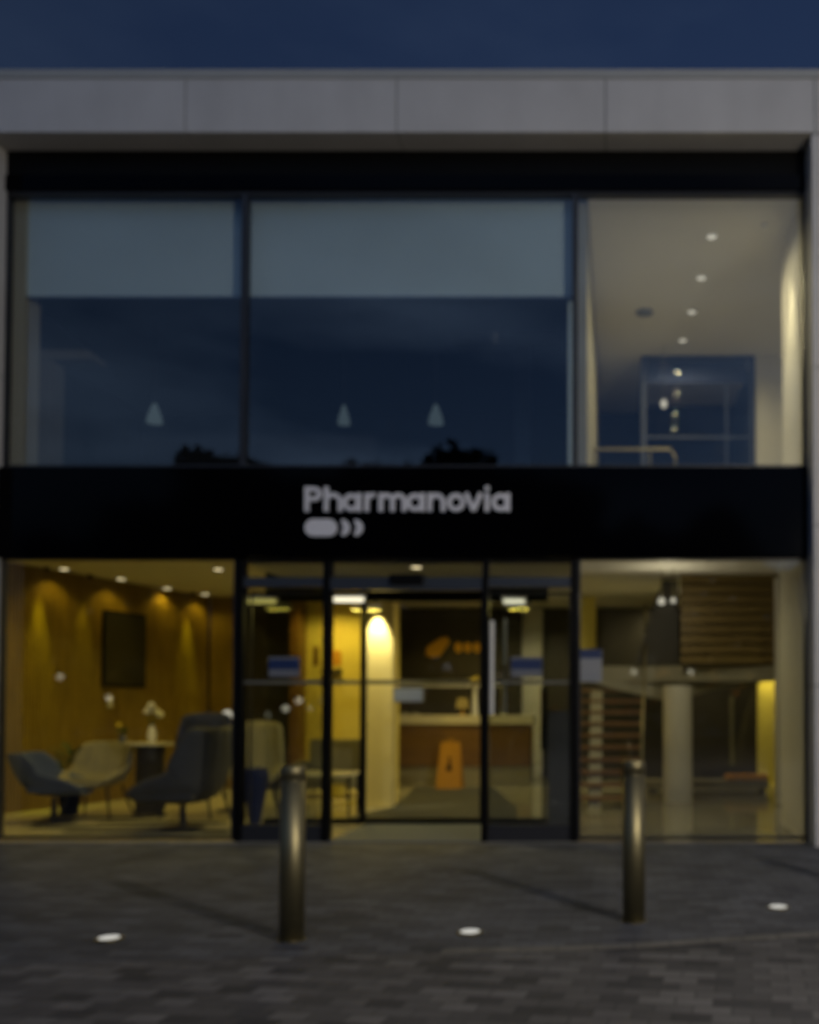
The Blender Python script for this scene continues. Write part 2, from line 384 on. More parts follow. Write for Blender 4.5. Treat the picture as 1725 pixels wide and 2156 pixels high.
ZU0 = ZFA1; ZU1 = ZH0
M1 = xa(515, 690, YG); M2 = xa(1211, 690, YG)
def window(x0, x1, z0, z1, fl=.045, fr_=.045, ft=.04, fb=.04, name='window'):
    w = MB()
    w.box(x0, x0+fl, YG-.03, YG+.07, z0, z1).box(x1-fr_, x1, YG-.03, YG+.07, z0, z1)
    w.box(x0+fl, x1-fr_, YG-.026, YG+.066, z1-ft, z1).box(x0+fl, x1-fr_, YG-.026, YG+.066, z0, z0+fb)
    wo = P(w, name, 'frame')
    P(MB().box(x0+fl-.005, x1-fr_+.005, YG+.01, YG+.022, z0+fb-.005, z1-ft+.005), 'pane', 'glass', wo)
    return wo
window(XL+.01, M1, ZU0, ZU1, .012, .032)
window(M1+.001, M2, ZU0, ZU1, .032, .028)
window(M2+.001, XR-.01, ZU0, ZU1, .030, .012)
ZL1 = ZFA0+.0; ZL0 = 0.0
D1 = xa(504, 1480, YG); D4 = xa(1210, 1480, YG); D2 = xa(688, 1480, YG); D3 = xa(1022, 1480, YG)
window(XL+.01, D1-.041, .03, ZL1, .01, .02, .02, .03)
window(D4+.041, XR-.01, .03, ZL1, .02, .01, .02, .03)

# ---------- entrance screen (outer doors)
ZHD = zt(1243, YG); ZHD1 = zt(1216, YG)
ds = MB()
ds.box(D1-.04, D1+.04, YG-.04, YG+.10, 0, ZL1-.002)
es = P(ds, 'door_frame', 'black')
for x, w in ((D2, .036), (D3, .033), (D4, .04)): P(MB().box(x-w, x+w, YG-.04, YG+.10, 0, ZL1-.002), 'mullion', 'black', es)
P(MB().box(D2+.037, D3-.034, YG-.03, YG+.09, ZHD, ZHD1), 'door_header', 'rail', es)
for a_, b_ in ((D1+.041, D2-.037), (D3+.034, D4-.041)): P(MB().box(a_, b_, YG-.02, YG+.07, zt(1236, YG), ZHD1), 'transom_rail', 'rail', es)
P(MB().box(xa(824, 1220, YG), xa(895, 1220, YG), YG-.09, YG-.032, zt(1231, YG), zt(1211, YG)), 'door_sensor', 'black', es, bevel=.01)
for a_, b_ in ((D1+.035, D2-.032), (D2+.032, D3-.03), (D3+.03, D4-.035)): P(MB().box(a_, b_, YG+.012, YG+.022, ZHD1-.004, ZL1), 'transom_pane', 'glass', es)
# side lights : glass + kick rail
for k, (a, b) in enumerate(((D1+.041, D2-.037), (D3+.034, D4-.041))):
    w = MB().box(a, b, YG-.01, YG+.05, .0, zt(1737, YG))
    s_ = P(w, 'side_light', 'frame')
    P(MB().box(a-.003, b+.003, YG+.01, YG+.02, zt(1737, YG)-.003, zt(1236, YG)+.004), 'pane', 'glass', s_)
    P(MB().box(a, b, YG+.004, YG+.009, zt(1440, YG), zt(1433, YG)), 'manifestation_strip', 'strip', s_)
# sliding leaves parked open behind the side lights, long bar handles on their leading stiles
for k, (a, b, hx) in enumerate(((D1+.06, D2-.0, D2-.075), (D3+.01, D4-.05, xa(1038, 1400, YG-.02)))):
    Y0 = YG+.115
    d = MB().box(a, a+.014, Y0, Y0+.04, .02, ZHD-.003).box(b-.014, b, Y0, Y0+.04, .02, ZHD-.003)
    d.box(a+.014, b-.014, Y0+.002, Y0+.038, .02, .10).box(a+.014, b-.014, Y0+.002, Y0+.038, ZHD-.03, ZHD-.004)
    dl = P(d, 'door', 'frame')
    P(MB().box(a+.012, b-.012, Y0+.015, Y0+.023, .095, ZHD-.027), 'pane', 'iglass', dl)
    if k:
        z0, z1 = zt(1505, YG-.06), zt(1308, YG-.06)
        P(MB().tube([(hx, YG-.10, z0), (hx, YG-.10, z1)], .022, 16).tube([(hx, YG-.10, z0+.1), (hx, YG+.0, z0+.1)], .011).tube([(hx, YG-.10, z1-.1), (hx, YG+.0, z1-.1)], .011), 'handle', 'handle', dl)
        P(MB().tube([(xy(1063, Y0+.1), Y0+.1, z0), (xy(1063, Y0+.1), Y0+.1, z1+.05)], .02, 16).tube([(xy(1063, Y0+.1), Y0+.1, z0+.1), (xy(1063, Y0+.1), Y0+.03, z0+.1)], .011).tube([(xy(1063, Y0+.1), Y0+.1, z1-.1), (xy(1063, Y0+.1), Y0+.03, z1-.1)], .011), 'handle', 'satin', dl)
# ---------- inner screen
YI = 11.4
ZI = zt(1266, YI)
i1 = xa(690, 1500, YI)-.75; i4 = xa(1022, 1500, YI)+.75; im = xa(765, 1500, YI)
w = MB()
w.box(i1, i4, YI-.03, YI+.05, ZI, zt(1246, YI)).box(i1, i4, YI-.03, YI+.05, 0.0, zt(1723, YI))
for x in (im, xa(1017, 1500, YI)): w.box(x-.03, x+.03, YI-.033, YI+.053, 0, ZI)
sc = P(w, 'inner_screen', 'black')
P(MB().box(i1, i4, YI+.006, YI+.014, zt(1723, YI)-.003, ZI+.003), 'pane', 'iglass', sc)
P(MB().box(i1+.03, i4-.03, YI-.002, YI+.003, zt(1441, YI), zt(1432, YI)), 'manifestation_strip', 'strip', sc)
P(MB().box(i1, i4, YI-.028, YI+.048, zt(1246, YI)+.002, 3.2), 'upper_panel', 'frame', sc)
# vestibule ceiling, floor
P(MB().box(D1-.03, D4+.03, YG+.18, YI-.04, 2.93, 3.0), 'entrance_ceiling', 'ceil')
P(MB().box(D2+.04, D3-.03, YG-.055, YI-.04, -.01, .012), 'threshold', 'matgrey')
# ---------- floors / ceilings / walls inside
XI0, XI1 = -9.8, 6.2
P(MB().box(XI0, D1, YG-.055, 20, -.01, .006), 'lounge_floor', 'tile')
P(MB().box(D1+.001, D2+.039, YG-.055, 20, -.01, .005).box(D2+.04, D3-.03, YI-.039, 20, -.01, .005).box(D3-.029, D4, YG-.055, 20, -.01, .005), 'lobby_floor', 'stone')
P(MB().box(D4+.001, XI1, YG-.055, 20, -.01, .006), 'hall_floor', 'stone')
ZC = 3.30; BKL, BKR = -4.15, -.55
P(MB().box(XI0, BKL-.004, YG+.14, 17.4, ZC+.0, ZC+.1), 'lounge_ceiling', 'ceil')
P(MB().box(BKL, BKR, YI+.06, 13.4, 2.92, 3.29), 'bulkhead', 'ceil')
P(MB().box(BKL, XI1, 13.42, 20, 3.36, 3.45), 'lobby_ceiling', 'ceil')
P(MB().box(BKR+.01, XI1, YG+.14, 13.41, 3.30, 3.44), 'hall_ceiling', 'ceil')
P(MB().box(XI0, XI1, YG+.14, 20, 3.55, 3.85), 'floor_slab', 'plaster')
# oak slatted wall, running back at an angle
A = Vector((-8.60, 9.95)); Bp = Vector((-7.02, 16.30)); dv = (Bp-A); LL = dv.length; dn = dv/LL; nn = Vector((dn.y, -dn.x))
ang = math.atan2(dn.y, dn.x)
def wallpt(t, off): q = A+dn*t+nn*off; return q
q = MB(); c4 = [wallpt(0, 0), wallpt(LL, 0), wallpt(LL, -.12), wallpt(0, -.12)]
q.prismxy([tuple(c) for c in c4], 0, ZC)
sw = P(q, 'timber_wall', 'slatdark')
q = MB(); n = int(LL/.055)
for i in range(n):
    a = i*.055
    c4 = [wallpt(a, .03), wallpt(a+.032, .03), wallpt(a+.032, .001), wallpt(a, .001)]
    q.prismxy([tuple(c) for c in c4], .01, ZC-.01)
P(q, 'slats', 'slat', sw)
q = MB().box(-7.0, xy(492, 16.35), 16.32, 16.39, 0, ZC-.004)
i = -6.98
while i < xy(488, 16.35): q.box(i, i+.032, 16.29, 16.319, .01, ZC-.01); i += .055
P(q, 'timber_back_wall', 'slat')
P(MB().box(XI0-.1, XI0, YG+.12, 15, 0, ZC).box(XI0-.1, A.x-.0, YG+.12, YG+.16, 0, ZC), 'end_wall', 'darkwall')
# ochre wall behind entrance lounge
YW = 16.3
P(MB().box(xy(628, YW), xy(837, YW), YW, YW+.15, 0, 3.34), 'ochre_wall', 'warmwall')
P(MB().box(xy(610, 15.9), xy(627, 15.9), 15.9, YW+.1, 0, ZC-.002), 'return_wall', 'deskwood')
P(MB().box(xy(470, 16.4), xy(612, 16.4), 16.4, 16.5, 0, ZC-.002), 'lounge_back_wall', 'darkwall')
# lit white pier
x0, x1 = xy(768, 13.3), xy(828, 13.3)
P(MB().box(x0, x1, 13.3, 13.55, 0, 3.34), 'pier', 'pierpaint', bevel=.01)
# reception back wall, board
P(MB().box(xy(800, 18.6), 18.6*(2.6/18.6-.219), 18.6, 18.75, 0, 3.34), 'reception_wall', 'plaster')
b0, b1 = xy(836, 18.5), xy(1022, 18.5)
P(MB().box(b0, b1+.35, 18.5, 18.58, zt(1430, 18.5), zt(1281, 18.5)), 'backboard', 'darkwall', bevel=.01)
P(MB().box(b0, b1+.3, 18.46, 18.58, .9, zt(1447, 18.5)), 'back_counter', 'darkwall')
P(MB().box(-1.46, XI1, 18.6, 18.75, 0, 3.34), 'hall_back_wall', 'darkwall')
P(MB().box(xy(1062, 18.4), xy(1098, 18.4), 18.42, 18.598, 0, 3.3), 'lobby_post', 'darkwall')
P(MB().box(xy(1218, 16.6), xy(1255, 16.6), 16.6, 16.8, 1.95, 3.34), 'lit_wall_panel', 'warmwall')
P(MB().box(xy(1266, 16.4), xy(1428, 16.4), 16.5, 16.62, 1.9, zt(1284, 16.5)), 'dark_panel', 'darkwall')
P(MB().box(XI1, XI1+.1, YG, 19, 0, 7.2), 'far_side_wall', 'plaster')
# return wall at right of glazing (both storeys)
xr = XR-.02
P(MB().box(xr, xr+.12, YG+.13, 11.4, .006, 3.28).box(xr, xr+.12, YG+.13, 11.2, 3.9, 6.85), 'reveal_wall', 'plaster')

# ---------- staircase
Lz0, Lz1 = 1.68, 2.02
st = MB()
lp = [(-.43, 14.4), (2.33, 14.0), (2.1, 15.6), (-.8, 16.2)]
st.prismxy(lp, Lz0+.1, Lz1)
pr = [(x-.219*14.4, z) for x, z in [(2.78, Lz0+.1), (5.36, Lz0+.1), (4.6, Lz0-.02), (3.95, Lz0-.20), (3.4, Lz0-.08), (3.0, Lz0+.02)]]
st.prismxz(pr, 14.35, 15.5)
stair = P(st, 'staircase', 'stone', bevel=.01)
NT = 10
for i in range(NT):
    z = (i+1)*.168; y = 13.05+i*.155; t = i/(NT-1)
    xl = 2.20+.42*t-.219*y; w_ = .95
    P(MB().box(xl, xl+w_, y, y+.30, z-.045, z), 'tread', 'tread', stair, bevel=.006)
sg = MB()
for off in (.28, .0):
    xl0 = 2.20+off*1.0+.18; 
sg = MB().prismyz([(13.05, 0), (13.35, 0), (14.75, 1.66), (14.45, 1.66)], -.40, -.22)
P(sg, 'stringer', 'stone', stair)
for t0, xo in ((0, 0.0),):
    pts = [(x-.219*y, y, z) for x, y, z in [(3.18, 13.0, .02), (3.20, 13.05, 1.05), (3.62, 14.5, 2.65), (3.62, 14.55, 2.98)]]
    P(MB().tube(pts, .02), 'handrail', 'steel', stair)
# timber-slatted balustrade of the upper flight
for k in range(9):
    zz = zt(1400, 14.0)+.02+k*.148
    P(MB().box(xy(1434, 14.0), xy(1641, 14.0), 13.95, 14.0, zz, zz+.118), 'slat', 'slath', stair)
P(MB().box(xy(1434, 14.0), xy(1641, 14.0), 14.004, 14.04, zt(1400, 14.0), 3.3), 'slat_backing', 'slatdark', stair)
P(MB().box(xy(1640, 13.6), xy(1700, 13.6)+.6, 13.7, 13.95, 0.006, 3.29), 'stair_wall', 'plaster')
# glass balustrade + sloped soffit piece
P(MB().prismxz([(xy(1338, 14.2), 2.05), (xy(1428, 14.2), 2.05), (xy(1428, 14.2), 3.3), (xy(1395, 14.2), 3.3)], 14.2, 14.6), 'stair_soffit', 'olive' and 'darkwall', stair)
# round column
cxm = xy(1428, 14.0)
P(MB().lathe([(.215, 0.006), (.215, 1.72)], (cxm, 14.1, 0), 48), 'column', 'plaster', smooth=False)
# hall back: dark glazed doors, lit low shelf, lit pillar
YD = 17.2
w = MB().box(xy(1458, YD), xy(1596, YD), YD, YD+.05, .35, zt(1470, YD)+.2)
dd = P(w, 'glazed_doors', 'darkwall')
P(MB().box(xy(1537, YD), xy(1545, YD), YD-.04, YD-.003, .36, 1.6), 'door_post', 'olive', dd)
P(MB().box(xy(1596, YD-.1), xy(1632, YD-.1), YD-.2, YD-.002, 0.006, zt(1440, YD)+.05), 'lit_pillar', 'warmwall')

# ---------- upper floor
ZUF = 3.86; ZUC = 6.86
xp = M2+.02
P(MB().box(xp, xp+.10, YG+.20, 17.6, ZUF, ZUC-.002), 'partition_wall', 'greige')
P(MB().box(xp+.11, XI1, YG+.14, 17.9, ZUC, ZUC+.1), 'upper_ceiling', 'ceil')
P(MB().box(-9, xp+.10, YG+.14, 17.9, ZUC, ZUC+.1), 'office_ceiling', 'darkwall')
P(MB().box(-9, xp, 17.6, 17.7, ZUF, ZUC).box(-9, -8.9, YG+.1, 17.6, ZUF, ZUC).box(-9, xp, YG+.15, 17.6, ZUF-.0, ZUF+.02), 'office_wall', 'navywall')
P(MB().box(xp+.11, XI1, 17.6, 17.7, ZUF, ZUC), 'upper_back_wall', 'plaster')
P(MB().box(xy(1246, 17.5), xy(1345, 17.5), 17.5, 17.597, ZUF, zt(868, 17.5)), 'dark_recess', 'navywall')
# blue framed glazed meeting room
YM = 14.6
a, b = xy(1347, YM)+.03, xy(1588, YM)+.03; ztm = ZUC-.01
w = MB().box(a, b, YM, YM+.06, ztm-.05, ztm)
for x in (a, b-.08): w.box(x, x+.08, YM-.002, YM+.058, ZUF, ztm-.05)
w.box(a+.08, b-.08, YM+.002, YM+.056, zt(920, YM)-.02, zt(920, YM)+.02)
w.box(xy(1532, YM)-.015, xy(1532, YM)+.015, YM, YM+.05, ZUF, zt(800, YM)-.01)
mr = P(w, 'meeting_room_screen', 'navywall')
P(MB().box(a+.08, b-.08, YM+.02, YM+.03, ZUF, ztm-.05), 'pane', 'dimglass', mr)
P(MB().box(a+.1, b-.12, YM+.07, YM+.10, zt(803, YM), ztm-.06), 'header_blind', 'bluegrey', mr)
P(MB().box(a+.0, a+.03, YM+.062, 17.5, ZUF, ztm-.01).box(b-.03, b, YM+.062, 17.5, ZUF, ztm-.01).box(a, b, 17.0, 17.1, ZUF, ztm-.01), 'room_wall', 'navywall', mr)
P(MB().box(b+.01, b+1.6, YM+.02, YM+.12, ZUF, ZUC-.003), 'upper_side_wall', 'plaster')
# handrail balustrade
hr = MB(); Yh = 12.6; zr = zt(946, Yh)
hr.tube([(xy(1240, Yh), Yh, zr), (xy(1412, Yh), Yh, zr), (xy(1418, Yh)+.02, Yh-.2, zr-.16), (xy(1418, Yh)+.02, Yh-.2, ZUF)], .022)
for px in (1252, 1370): hr.tube([(xy(px, Yh), Yh, ZUF), (xy(px, Yh), Yh, zr)], .014)
hro = P(hr, 'balustrade', 'steel')
# edge column; grey wedge, posts and beam added for ghost reflections in the glass
P(MB().box(XL-.4, xa(60, 700, 10.1), 10.03, 10.3, ZU0, ZU1+.1), 'edge_column', 'greige')
Yo = 12.0
pz = lambda px, py: (xy(px, Yo), zt(py, Yo))
P(MB().prismxz([pz(30, 640), pz(66, 645), pz(187, 748), pz(187, 756), pz(30, 756)], Yo, Yo+.3), 'ghost_wedge', 'officegrey')
P(MB().box(xy(66, Yo), xy(96, Yo), Yo+.02, Yo+.3, ZUF, zt(757, Yo)), 'ghost_post', 'officegrey')
P(MB().box(xy(1082, 12.4), xy(1116, 12.4), 12.4, 12.7, ZUF, zt(722, 12.4)), 'ghost_post', 'officegrey')
P(MB().box(xy(940, 12.4), xy(1178, 12.4), 12.4, 12.7, zt(721, 12.4), zt(700, 12.4)), 'ghost_beam', 'officegrey')
# blinds
for a_, b_ in ((54, 517), (518, 1214)):
    xL_, xR_ = xa(a_, 520, 10.06), xa(b_, 520, 10.06)
    bo = P(MB().box(xL_, xR_, 10.06, 10.064, zt(624, 10.06), ZU1+.1), 'blind', 'blind')
    P(MB().box(xL_, xR_, 10.052, 10.072, zt(628, 10.06), zt(624, 10.06)-.001), 'bottom_rail', 'rail', bo)
P(MB().box(xy(1196, 10.3), xy(1207, 10.3), 10.2, 10.25, ZUF, zt(632, 10.2)), 'side_channel', 'blind')

# ------------------------------------------------------------------ sign on the fascia
sign = thing('shop_sign', (0, YFA, (ZFA0+ZFA1)/2), 'raised pale grey company name with a pill and two crescents, mounted on the black fascia', 'sign')
k0 = at(629, 1080, YFA); UC = .2813*(YFA/F)*1.0
def cx_(c): return k0.x+c*UC
def cz_(c): return zt((1120+c*.313)/1.113, YFA)
def ribbon(pts, mb, wd=33, lift=0):
    pts = [Vector((p[0], p[1])) for p in pts]; L_ = []; R_ = []
    for i, p in enumerate(pts):
        if i == 0: d = pts[1]-p
        elif i == len(pts)-1: d = p-pts[i-1]
        else: d = (pts[i+1]-p).normalized()+(p-pts[i-1]).normalized()
        d.normalize(); nrm = Vector((-d.y, d.x)); L_.append(p+nrm*wd/2); R_.append(p-nrm*wd/2)
    y1 = YFA-.035-lift; y0 = YFA-.004
    n = len(pts); vs = []
    for q in L_+R_: vs.append((cx_(q.x), y1, cz_(q.y)))
    for q in L_+R_: vs.append((cx_(q.x), y0, cz_(q.y)))
    fs = []
    for i in range(n-1):
        fs.append((i, i+1, n+i+1, n+i)); fs.append((2*n+i, 3*n+i, 3*n+i+1, 2*n+i+1))
        fs.append((i, 2*n+i, 2*n+i+1, i+1)); fs.append((n+i, n+i+1, 3*n+i+1, 3*n+i))
    fs.append((0, n, 3*n, 2*n)); fs.append((n-1, 3*n-1, 4*n-1, 2*n-1))
    mb.add(vs, fs)
def arc(cx, cy, r, a0, a1, n=14, ry=None):
    ry = ry or r
    return [(cx+r*math.cos(math.radians(a0+(a1-a0)*i/n)), cy-ry*math.sin(math.radians(a0+(a1-a0)*i/n))) for i in range(n+1)]
BL = 255; XH = 118
def letter(strokes):
    m = MB()
    for i, s_ in enumerate(strokes): ribbon(s_, m, lift=i*.0015)
    P(m, 'letter', 'white', sign)
def let_a(c): letter([arc(c, 187, 50, 0, 360, 28), [(c+56, XH), (c+56, BL)]])
def stem(x, t=XH): return [(x, t), (x, BL)]
letter([stem(67, 70), [(67, 87), (122, 87)]+arc(124, 124, 36, 80, -80, 12, 37)+[(122, 161), (67, 161)]])
letter([stem(212, 70), arc(265, 184, 53, 180, 0)+[(318, BL)]])
let_a(402)
letter([stem(517), arc(572, 186, 55, 180, 85, 8)])
letter([stem(622), arc(666, 178, 44, 180, 0)+[(710, BL)], arc(754, 178, 44, 180, 0)+[(798, BL)]])
let_a(880)
letter([stem(990), arc(1040, 184, 50, 180, 0)+[(1090, BL)]])
letter([arc(1187, 187, 51, 0, 360, 28)])
letter([[(1262, XH), (1318, BL-8)], [(1374, XH), (1318, BL-8)]])
letter([stem(1420), [(1420, 66), (1420, 98)]])
let_a(1520)
def emb(poly, name='emblem_crescent'):
    m = MB().prismxz([(cx_(a), cz_(b)) for a, b in poly], YFA-.035, YFA-.004); P(m, name, 'white', sign)
emb(arc(118, 376, 64, 90, 270, 16)+arc(232, 376, 64, -90, 90, 16), 'emblem_bar')
emb(arc(330, 376, 62, -80, 80, 14)+[(p[0], p[1]) for p in arc(302, 376, 40, 60, -60, 8, 60)])
emb(arc(428, 376, 62, -80, 80, 14)+[(p[0], p[1]) for p in arc(400, 376, 40, 60, -60, 8, 60)])

# ------------------------------------------------------------------ stickers on glass
def sticker(px0, px1, py0, py1, label, split, Y=YG-.012):
    a, b = at(px0, py0, Y), at(px1, py1, Y)
    t = thing('window_sign', ((a.x+b.x)/2, Y, b.z), label, 'sign', group='blue and pale notices on the entrance glass')
    w = b.x-a.x; h = a.z-b.z
    MB().box(-w/2, w/2, 0, .004, 0, h).build('backing', 'signwhite' if split[1] == 1.0 else 'signgrey', t)
    MB().box(-w/2+.004, w/2-.004, -.003, -.0005, h*split[0], h*split[1]).build('blue_band', 'signblue' if Y < 10 else 'paleblue', t)
    if Y > 10: return
    ll = MB()
    for i in range(3):
        z = h*(.06+.09*i)
        ll.box(-w*.4, w*(.4-.12*(i % 2)), -.0025, -.0008, z, z+h*.025)
    ll.build('text_lines', 'screen', t)
sticker(566, 631, 1383, 1425, 'blue and pale notice on the glass panel left of the entrance doors', (.38, .86))
sticker(1076, 1142, 1383, 1425, 'blue and pale notice on the glass panel beside the long bar handle', (.38, .86))
sticker(1221, 1268, 1367, 1436, 'taller white notice with a blue top on the right-hand window', (.72, 1.0))
sticker(829, 891, 1447, 1479, 'small pale notice on the inner door glass, in front of the reception desk', (.1, .9), YI-.012)

# ------------------------------------------------------------------ bollards
def bollard():
    b = thing('bollard', (0, 0, 0), '', 'bollard', group='steel bollards in front of the entrance')
    MB().lathe([(.074, 0), (.074, .955)], n=48).build('post', 'steel', b)
    MB().lathe([(.0725, .955), (.0725, .965)], n=48).build('groove', 'steel', b)
    MB().lathe([(.074, .965), (.074, 1.03), (.066, 1.045), (.03, 1.05)], n=48).build('cap', 'steel', b)
    MB().lathe([(.082, .004), (.082, .009), (.076, .010)], n=48).build('base_ring', 'steel', b)
    for ch in b.children:
        ch.data.polygons.foreach_set('use_smooth', [len(p.vertices) == 4 and abs(p.normal.z) < .5 for p in ch.data.polygons])
    return b
b0_ = bollard(); b0_.location = (xy(619, 5.74), 5.74, 0); b0_['label'] = 'stainless steel bollard on the paving left of the entrance doors'
dup(b0_, (xy(1335, 6.24), 6.24, 0), 'stainless steel bollard on the paving in front of the right-hand window')
dup(b0_, (2.15, 6.72, 0), 'third steel bollard at the right, nearest the concrete pillar, just outside the view')

# ------------------------------------------------------------------ ground lights
def glight(px, py, label, first=[None]):
    Y = EYE*F/(py-1489)
    loc = (xy(px, Y), Y, .006)
    if first[0] is None:
        t = thing('ground_light', loc, label, 'light', group='round lights set flush in the paving')
        MB().lathe([(.078, -.01), (.078, .004), (.062, .006)], n=32).build('rim', 'steel', t)
        MB().lathe([(.060, .0), (.060, .008)], n=32).build('lens', 'e_ground', t)
        first[0] = t
    else: dup(first[0], loc, label)
glight(237, 1975, 'round recessed ground light in the paving left of the left bollard')
glight(992, 1962, 'round recessed ground light in the paving between the two bollards')
glight(1637, 1910, 'round recessed ground light in the paving right of the right bollard')

# ------------------------------------------------------------------ downlights
WARM = (1.0, .72, .13); SOFT = (1.0, .86, .58)
def dl_proto(mat, energy, col, ang_, label, group, tilt=(0,0,0)):
    t = thing('downlight', (0, 0, 0), label, 'light', group=group)
    MB().lathe([(.075, 0), (.075, -.008), (.060, -.01)], n=24).build('trim', 'ceramic', t)
    MB().lathe([(.056, -.004), (.056, -.012)], n=24).build('lens', mat, t)
    if energy: lamp('bulb', 'SPOT', energy, col, t, (0, 0, -.03), tilt, spot_size=math.radians(ang_), spot_blend=.6, shadow_soft_size=.05)
    return t
Z = ZC-.001
def cpt(px, py, z): 
    d = at(px, py, 1.0)-Vector((0, 0, EYE)); k = (z-EYE)/d.z; return (d.x*k, d.y*k, z)
gl = 'downlights in the lounge ceiling'
proto = dl_proto('e_warm', 15, WARM, 130, 'first lounge downlight from the left, above the leftmost glow on the timber wall', gl)
proto.location = cpt(135, 1197, Z)
for (px, py), lb in (((255, 1218), 'second lounge downlight from the left, above the dark picture panel'),
                     ((352, 1238), 'third lounge downlight from the left, along the timber wall'),
                     ((432, 1250), 'fourth lounge downlight, deepest of the row along the timber wall'),
                     ((460, 1198), 'lounge downlight apart from the row, next to the left door mullion')):
    dup(proto, cpt(px, py, Z), lb)
for x, y, lb in ((-7.3, 11.3, 'added fill spot at the left front of the lounge ceiling, above the blue-grey armchair'), (-6.0, 11.4, 'added fill spot at the front of the lounge ceiling, above the charcoal armchair'), (-4.75, 11.3, 'added fill spot at the front of the lounge ceiling, behind the left glass entrance panel')):
    t = dl_proto('e_warm', 50, WARM, 155, lb, 'added fill spots at the front of the lounge ceiling'); t.location = (x, y, Z)  # fill spots hidden above the glass, added to brighten furniture and floor
# wall washers
def washer(t_, e, off=.15):
    q = wallpt(t_, off)
    o = thing('wall_washer', (q.x, q.y, ZC-.002), '', 'light', group='slim wall washers above the timber wall')
    MB().lathe([(.035, 0), (.03, -.05)], n=16).build('can', 'black', o)
    d = lamp('bulb', 'SPOT', e*2.3, (1, .92, .05), o, (0, 0, -.06), (0, 0, 0), spot_size=math.radians(30), spot_blend=1.0, shadow_soft_size=.03)
    d.rotation_euler = Vector((-nn.x*.05, -nn.y*.05, -.9)).to_track_quat('-Z', 'Y').to_euler()
    return o
for px, e, lb in ((75, 70, 'washer over the brightest streak at the left end of the timber wall'), (168, 24, 'washer left of the dark picture panel on the timber wall'), (388, 55, 'washer over the glow between picture panel and door mullion')):
    k = (px-CX)/F
    # intersect ray with wall line
    t_ = (k*A.y-A.x)/(dn.x-k*dn.y)
    washer(t_, e)['label'] = lb
# entrance ceiling + linear lights
ent = dl_proto('e_warm', 5, SOFT, 130, 'single downlight in the ceiling above the entrance doors', 'lights above the entrance'); ent.location = cpt(877, 1193, 2.929)
def linear(px0, px1, py, z, mat, e, label, hh=.05):
    a = cpt(px0, py, z); b = cpt(px1, py, z); w = b[0]-a[0]
    t = thing('linear_light', ((a[0]+b[0])/2, a[1], z), label, 'light', group='linear lights over the entrance lobby')
    MB().box(-w/2-.02, w/2+.02, -.05, .05, 0.0, .03).build('housing', 'ceramic', t)
    MB().box(-w/2, w/2, -.048, .045, -hh, -.001).build('tube', mat, t, bevel=.01)
    lamp('bulb', 'AREA', e*.35, (1, .76, .12), t, (0, 0, -hh-.02), shape='RECTANGLE', size=w, size_y=.1)
    return t
linear(514, 580, 1262, 2.67, 'e_yel', 12, 'yellow glowing linear light behind the left glass panel')
linear(702, 765, 1258, 2.675, 'e_white', 40, 'white glowing linear light above the ochre wall, left of the pier')
linear(1061, 1105, 1262, 2.67, 'e_white', 22, 'short white linear light behind the right glass panel')
t = dl_proto('e_warm', 6, WARM, 120, 'small bright spot just right of the short white linear light', 'lights above the entrance'); t.location = cpt(1142, 1262, 2.90)
# reception ceiling spots
for i, (x, y) in enumerate(((-2.8, 15.2), (-1.7, 15.2), (-3.2, 17.4), (-2.1, 17.4))):
    t = dl_proto('e_warm', 30, WARM, 130, 'reception ceiling spot '+('front left', 'front right', 'back left', 'back right')[i]+' of four, above the desk', 'spots in the reception ceiling'); t.location = (x, y, 3.355)
for x, y, lb in ((xy(690, 15.6), 15.5, 'added lobby fill spot over the olive sofa'), (xy(790, 12.9)+.9, 14.4, 'added lobby fill spot right of the white pier'), (xy(780, 12.2), 12.2, 'added lobby fill spot in front of the white pier')):  # unseen fill spots, added to brighten the ochre wall and the pier
    t = dl_proto('e_warm', 120 if y > 15 else 55 if y > 13.4 else 16, WARM, 150, lb, 'added fill spots over the entrance lobby'); t.location = (x, y, 3.298 if y > 15 else 3.355 if y > 13.4 else 2.915)
# strong scallop on the pier
t = thing('pier_spotlight', ((x0+x1)/2-.02, 13.16, 2.90), 'small spotlight aimed down the white pier, making the bright oval', 'light')
MB().lathe([(.03, 0), (.028, -.06)], n=16).build('can', 'black', t)
l_ = lamp('bulb', 'SPOT', 170, (1, .86, .42), t, (0, 0, -.07), (0, 0, 0), spot_size=math.radians(54), spot_blend=.8, shadow_soft_size=.02)
l_.rotation_euler = Vector((0, .24, -1)).to_track_quat('-Z', 'Y').to_euler()
# hall: twin pendant spots + pillar spot + general
t = thing('twin_spotlight', cpt(1404, 1266, 2.85), 'pair of small bright lamps on a short bar in front of the stair', 'light')
MB().sphere((-.07, 0, 0), .05).build('lamp_globe', 'e_soft', t); MB().sphere((.09, 0, .01), .038).build('lamp_globe', 'e_soft', t)
MB().tube([(-.07, 0, .05), (-.07, 0, .45)], .008).build('stem', 'steel', t); MB().tube([(.09, 0, .04), (.09, 0, .45)], .008).build('stem', 'steel', t)
lamp('bulb', 'POINT', 14, SOFT, t, (0, -.15, -.1), shadow_soft_size=.1)
t = thing('pillar_spotlight', ((xy(1614, YD)), YD-.32, 2.6), 'spotlight washing the yellow lit pillar at the right', 'light')
MB().lathe([(.03, 0), (.028, -.06)], n=16).build('can', 'black', t)
l_ = lamp('bulb', 'SPOT', 230, (1, .80, .22), t, (0, 0, -.07), (0, 0, 0), spot_size=math.radians(40), spot_blend=.8, shadow_soft_size=.05)
l_.rotation_euler = Vector((0, .12, -1)).to_track_quat('-Z', 'Y').to_euler()
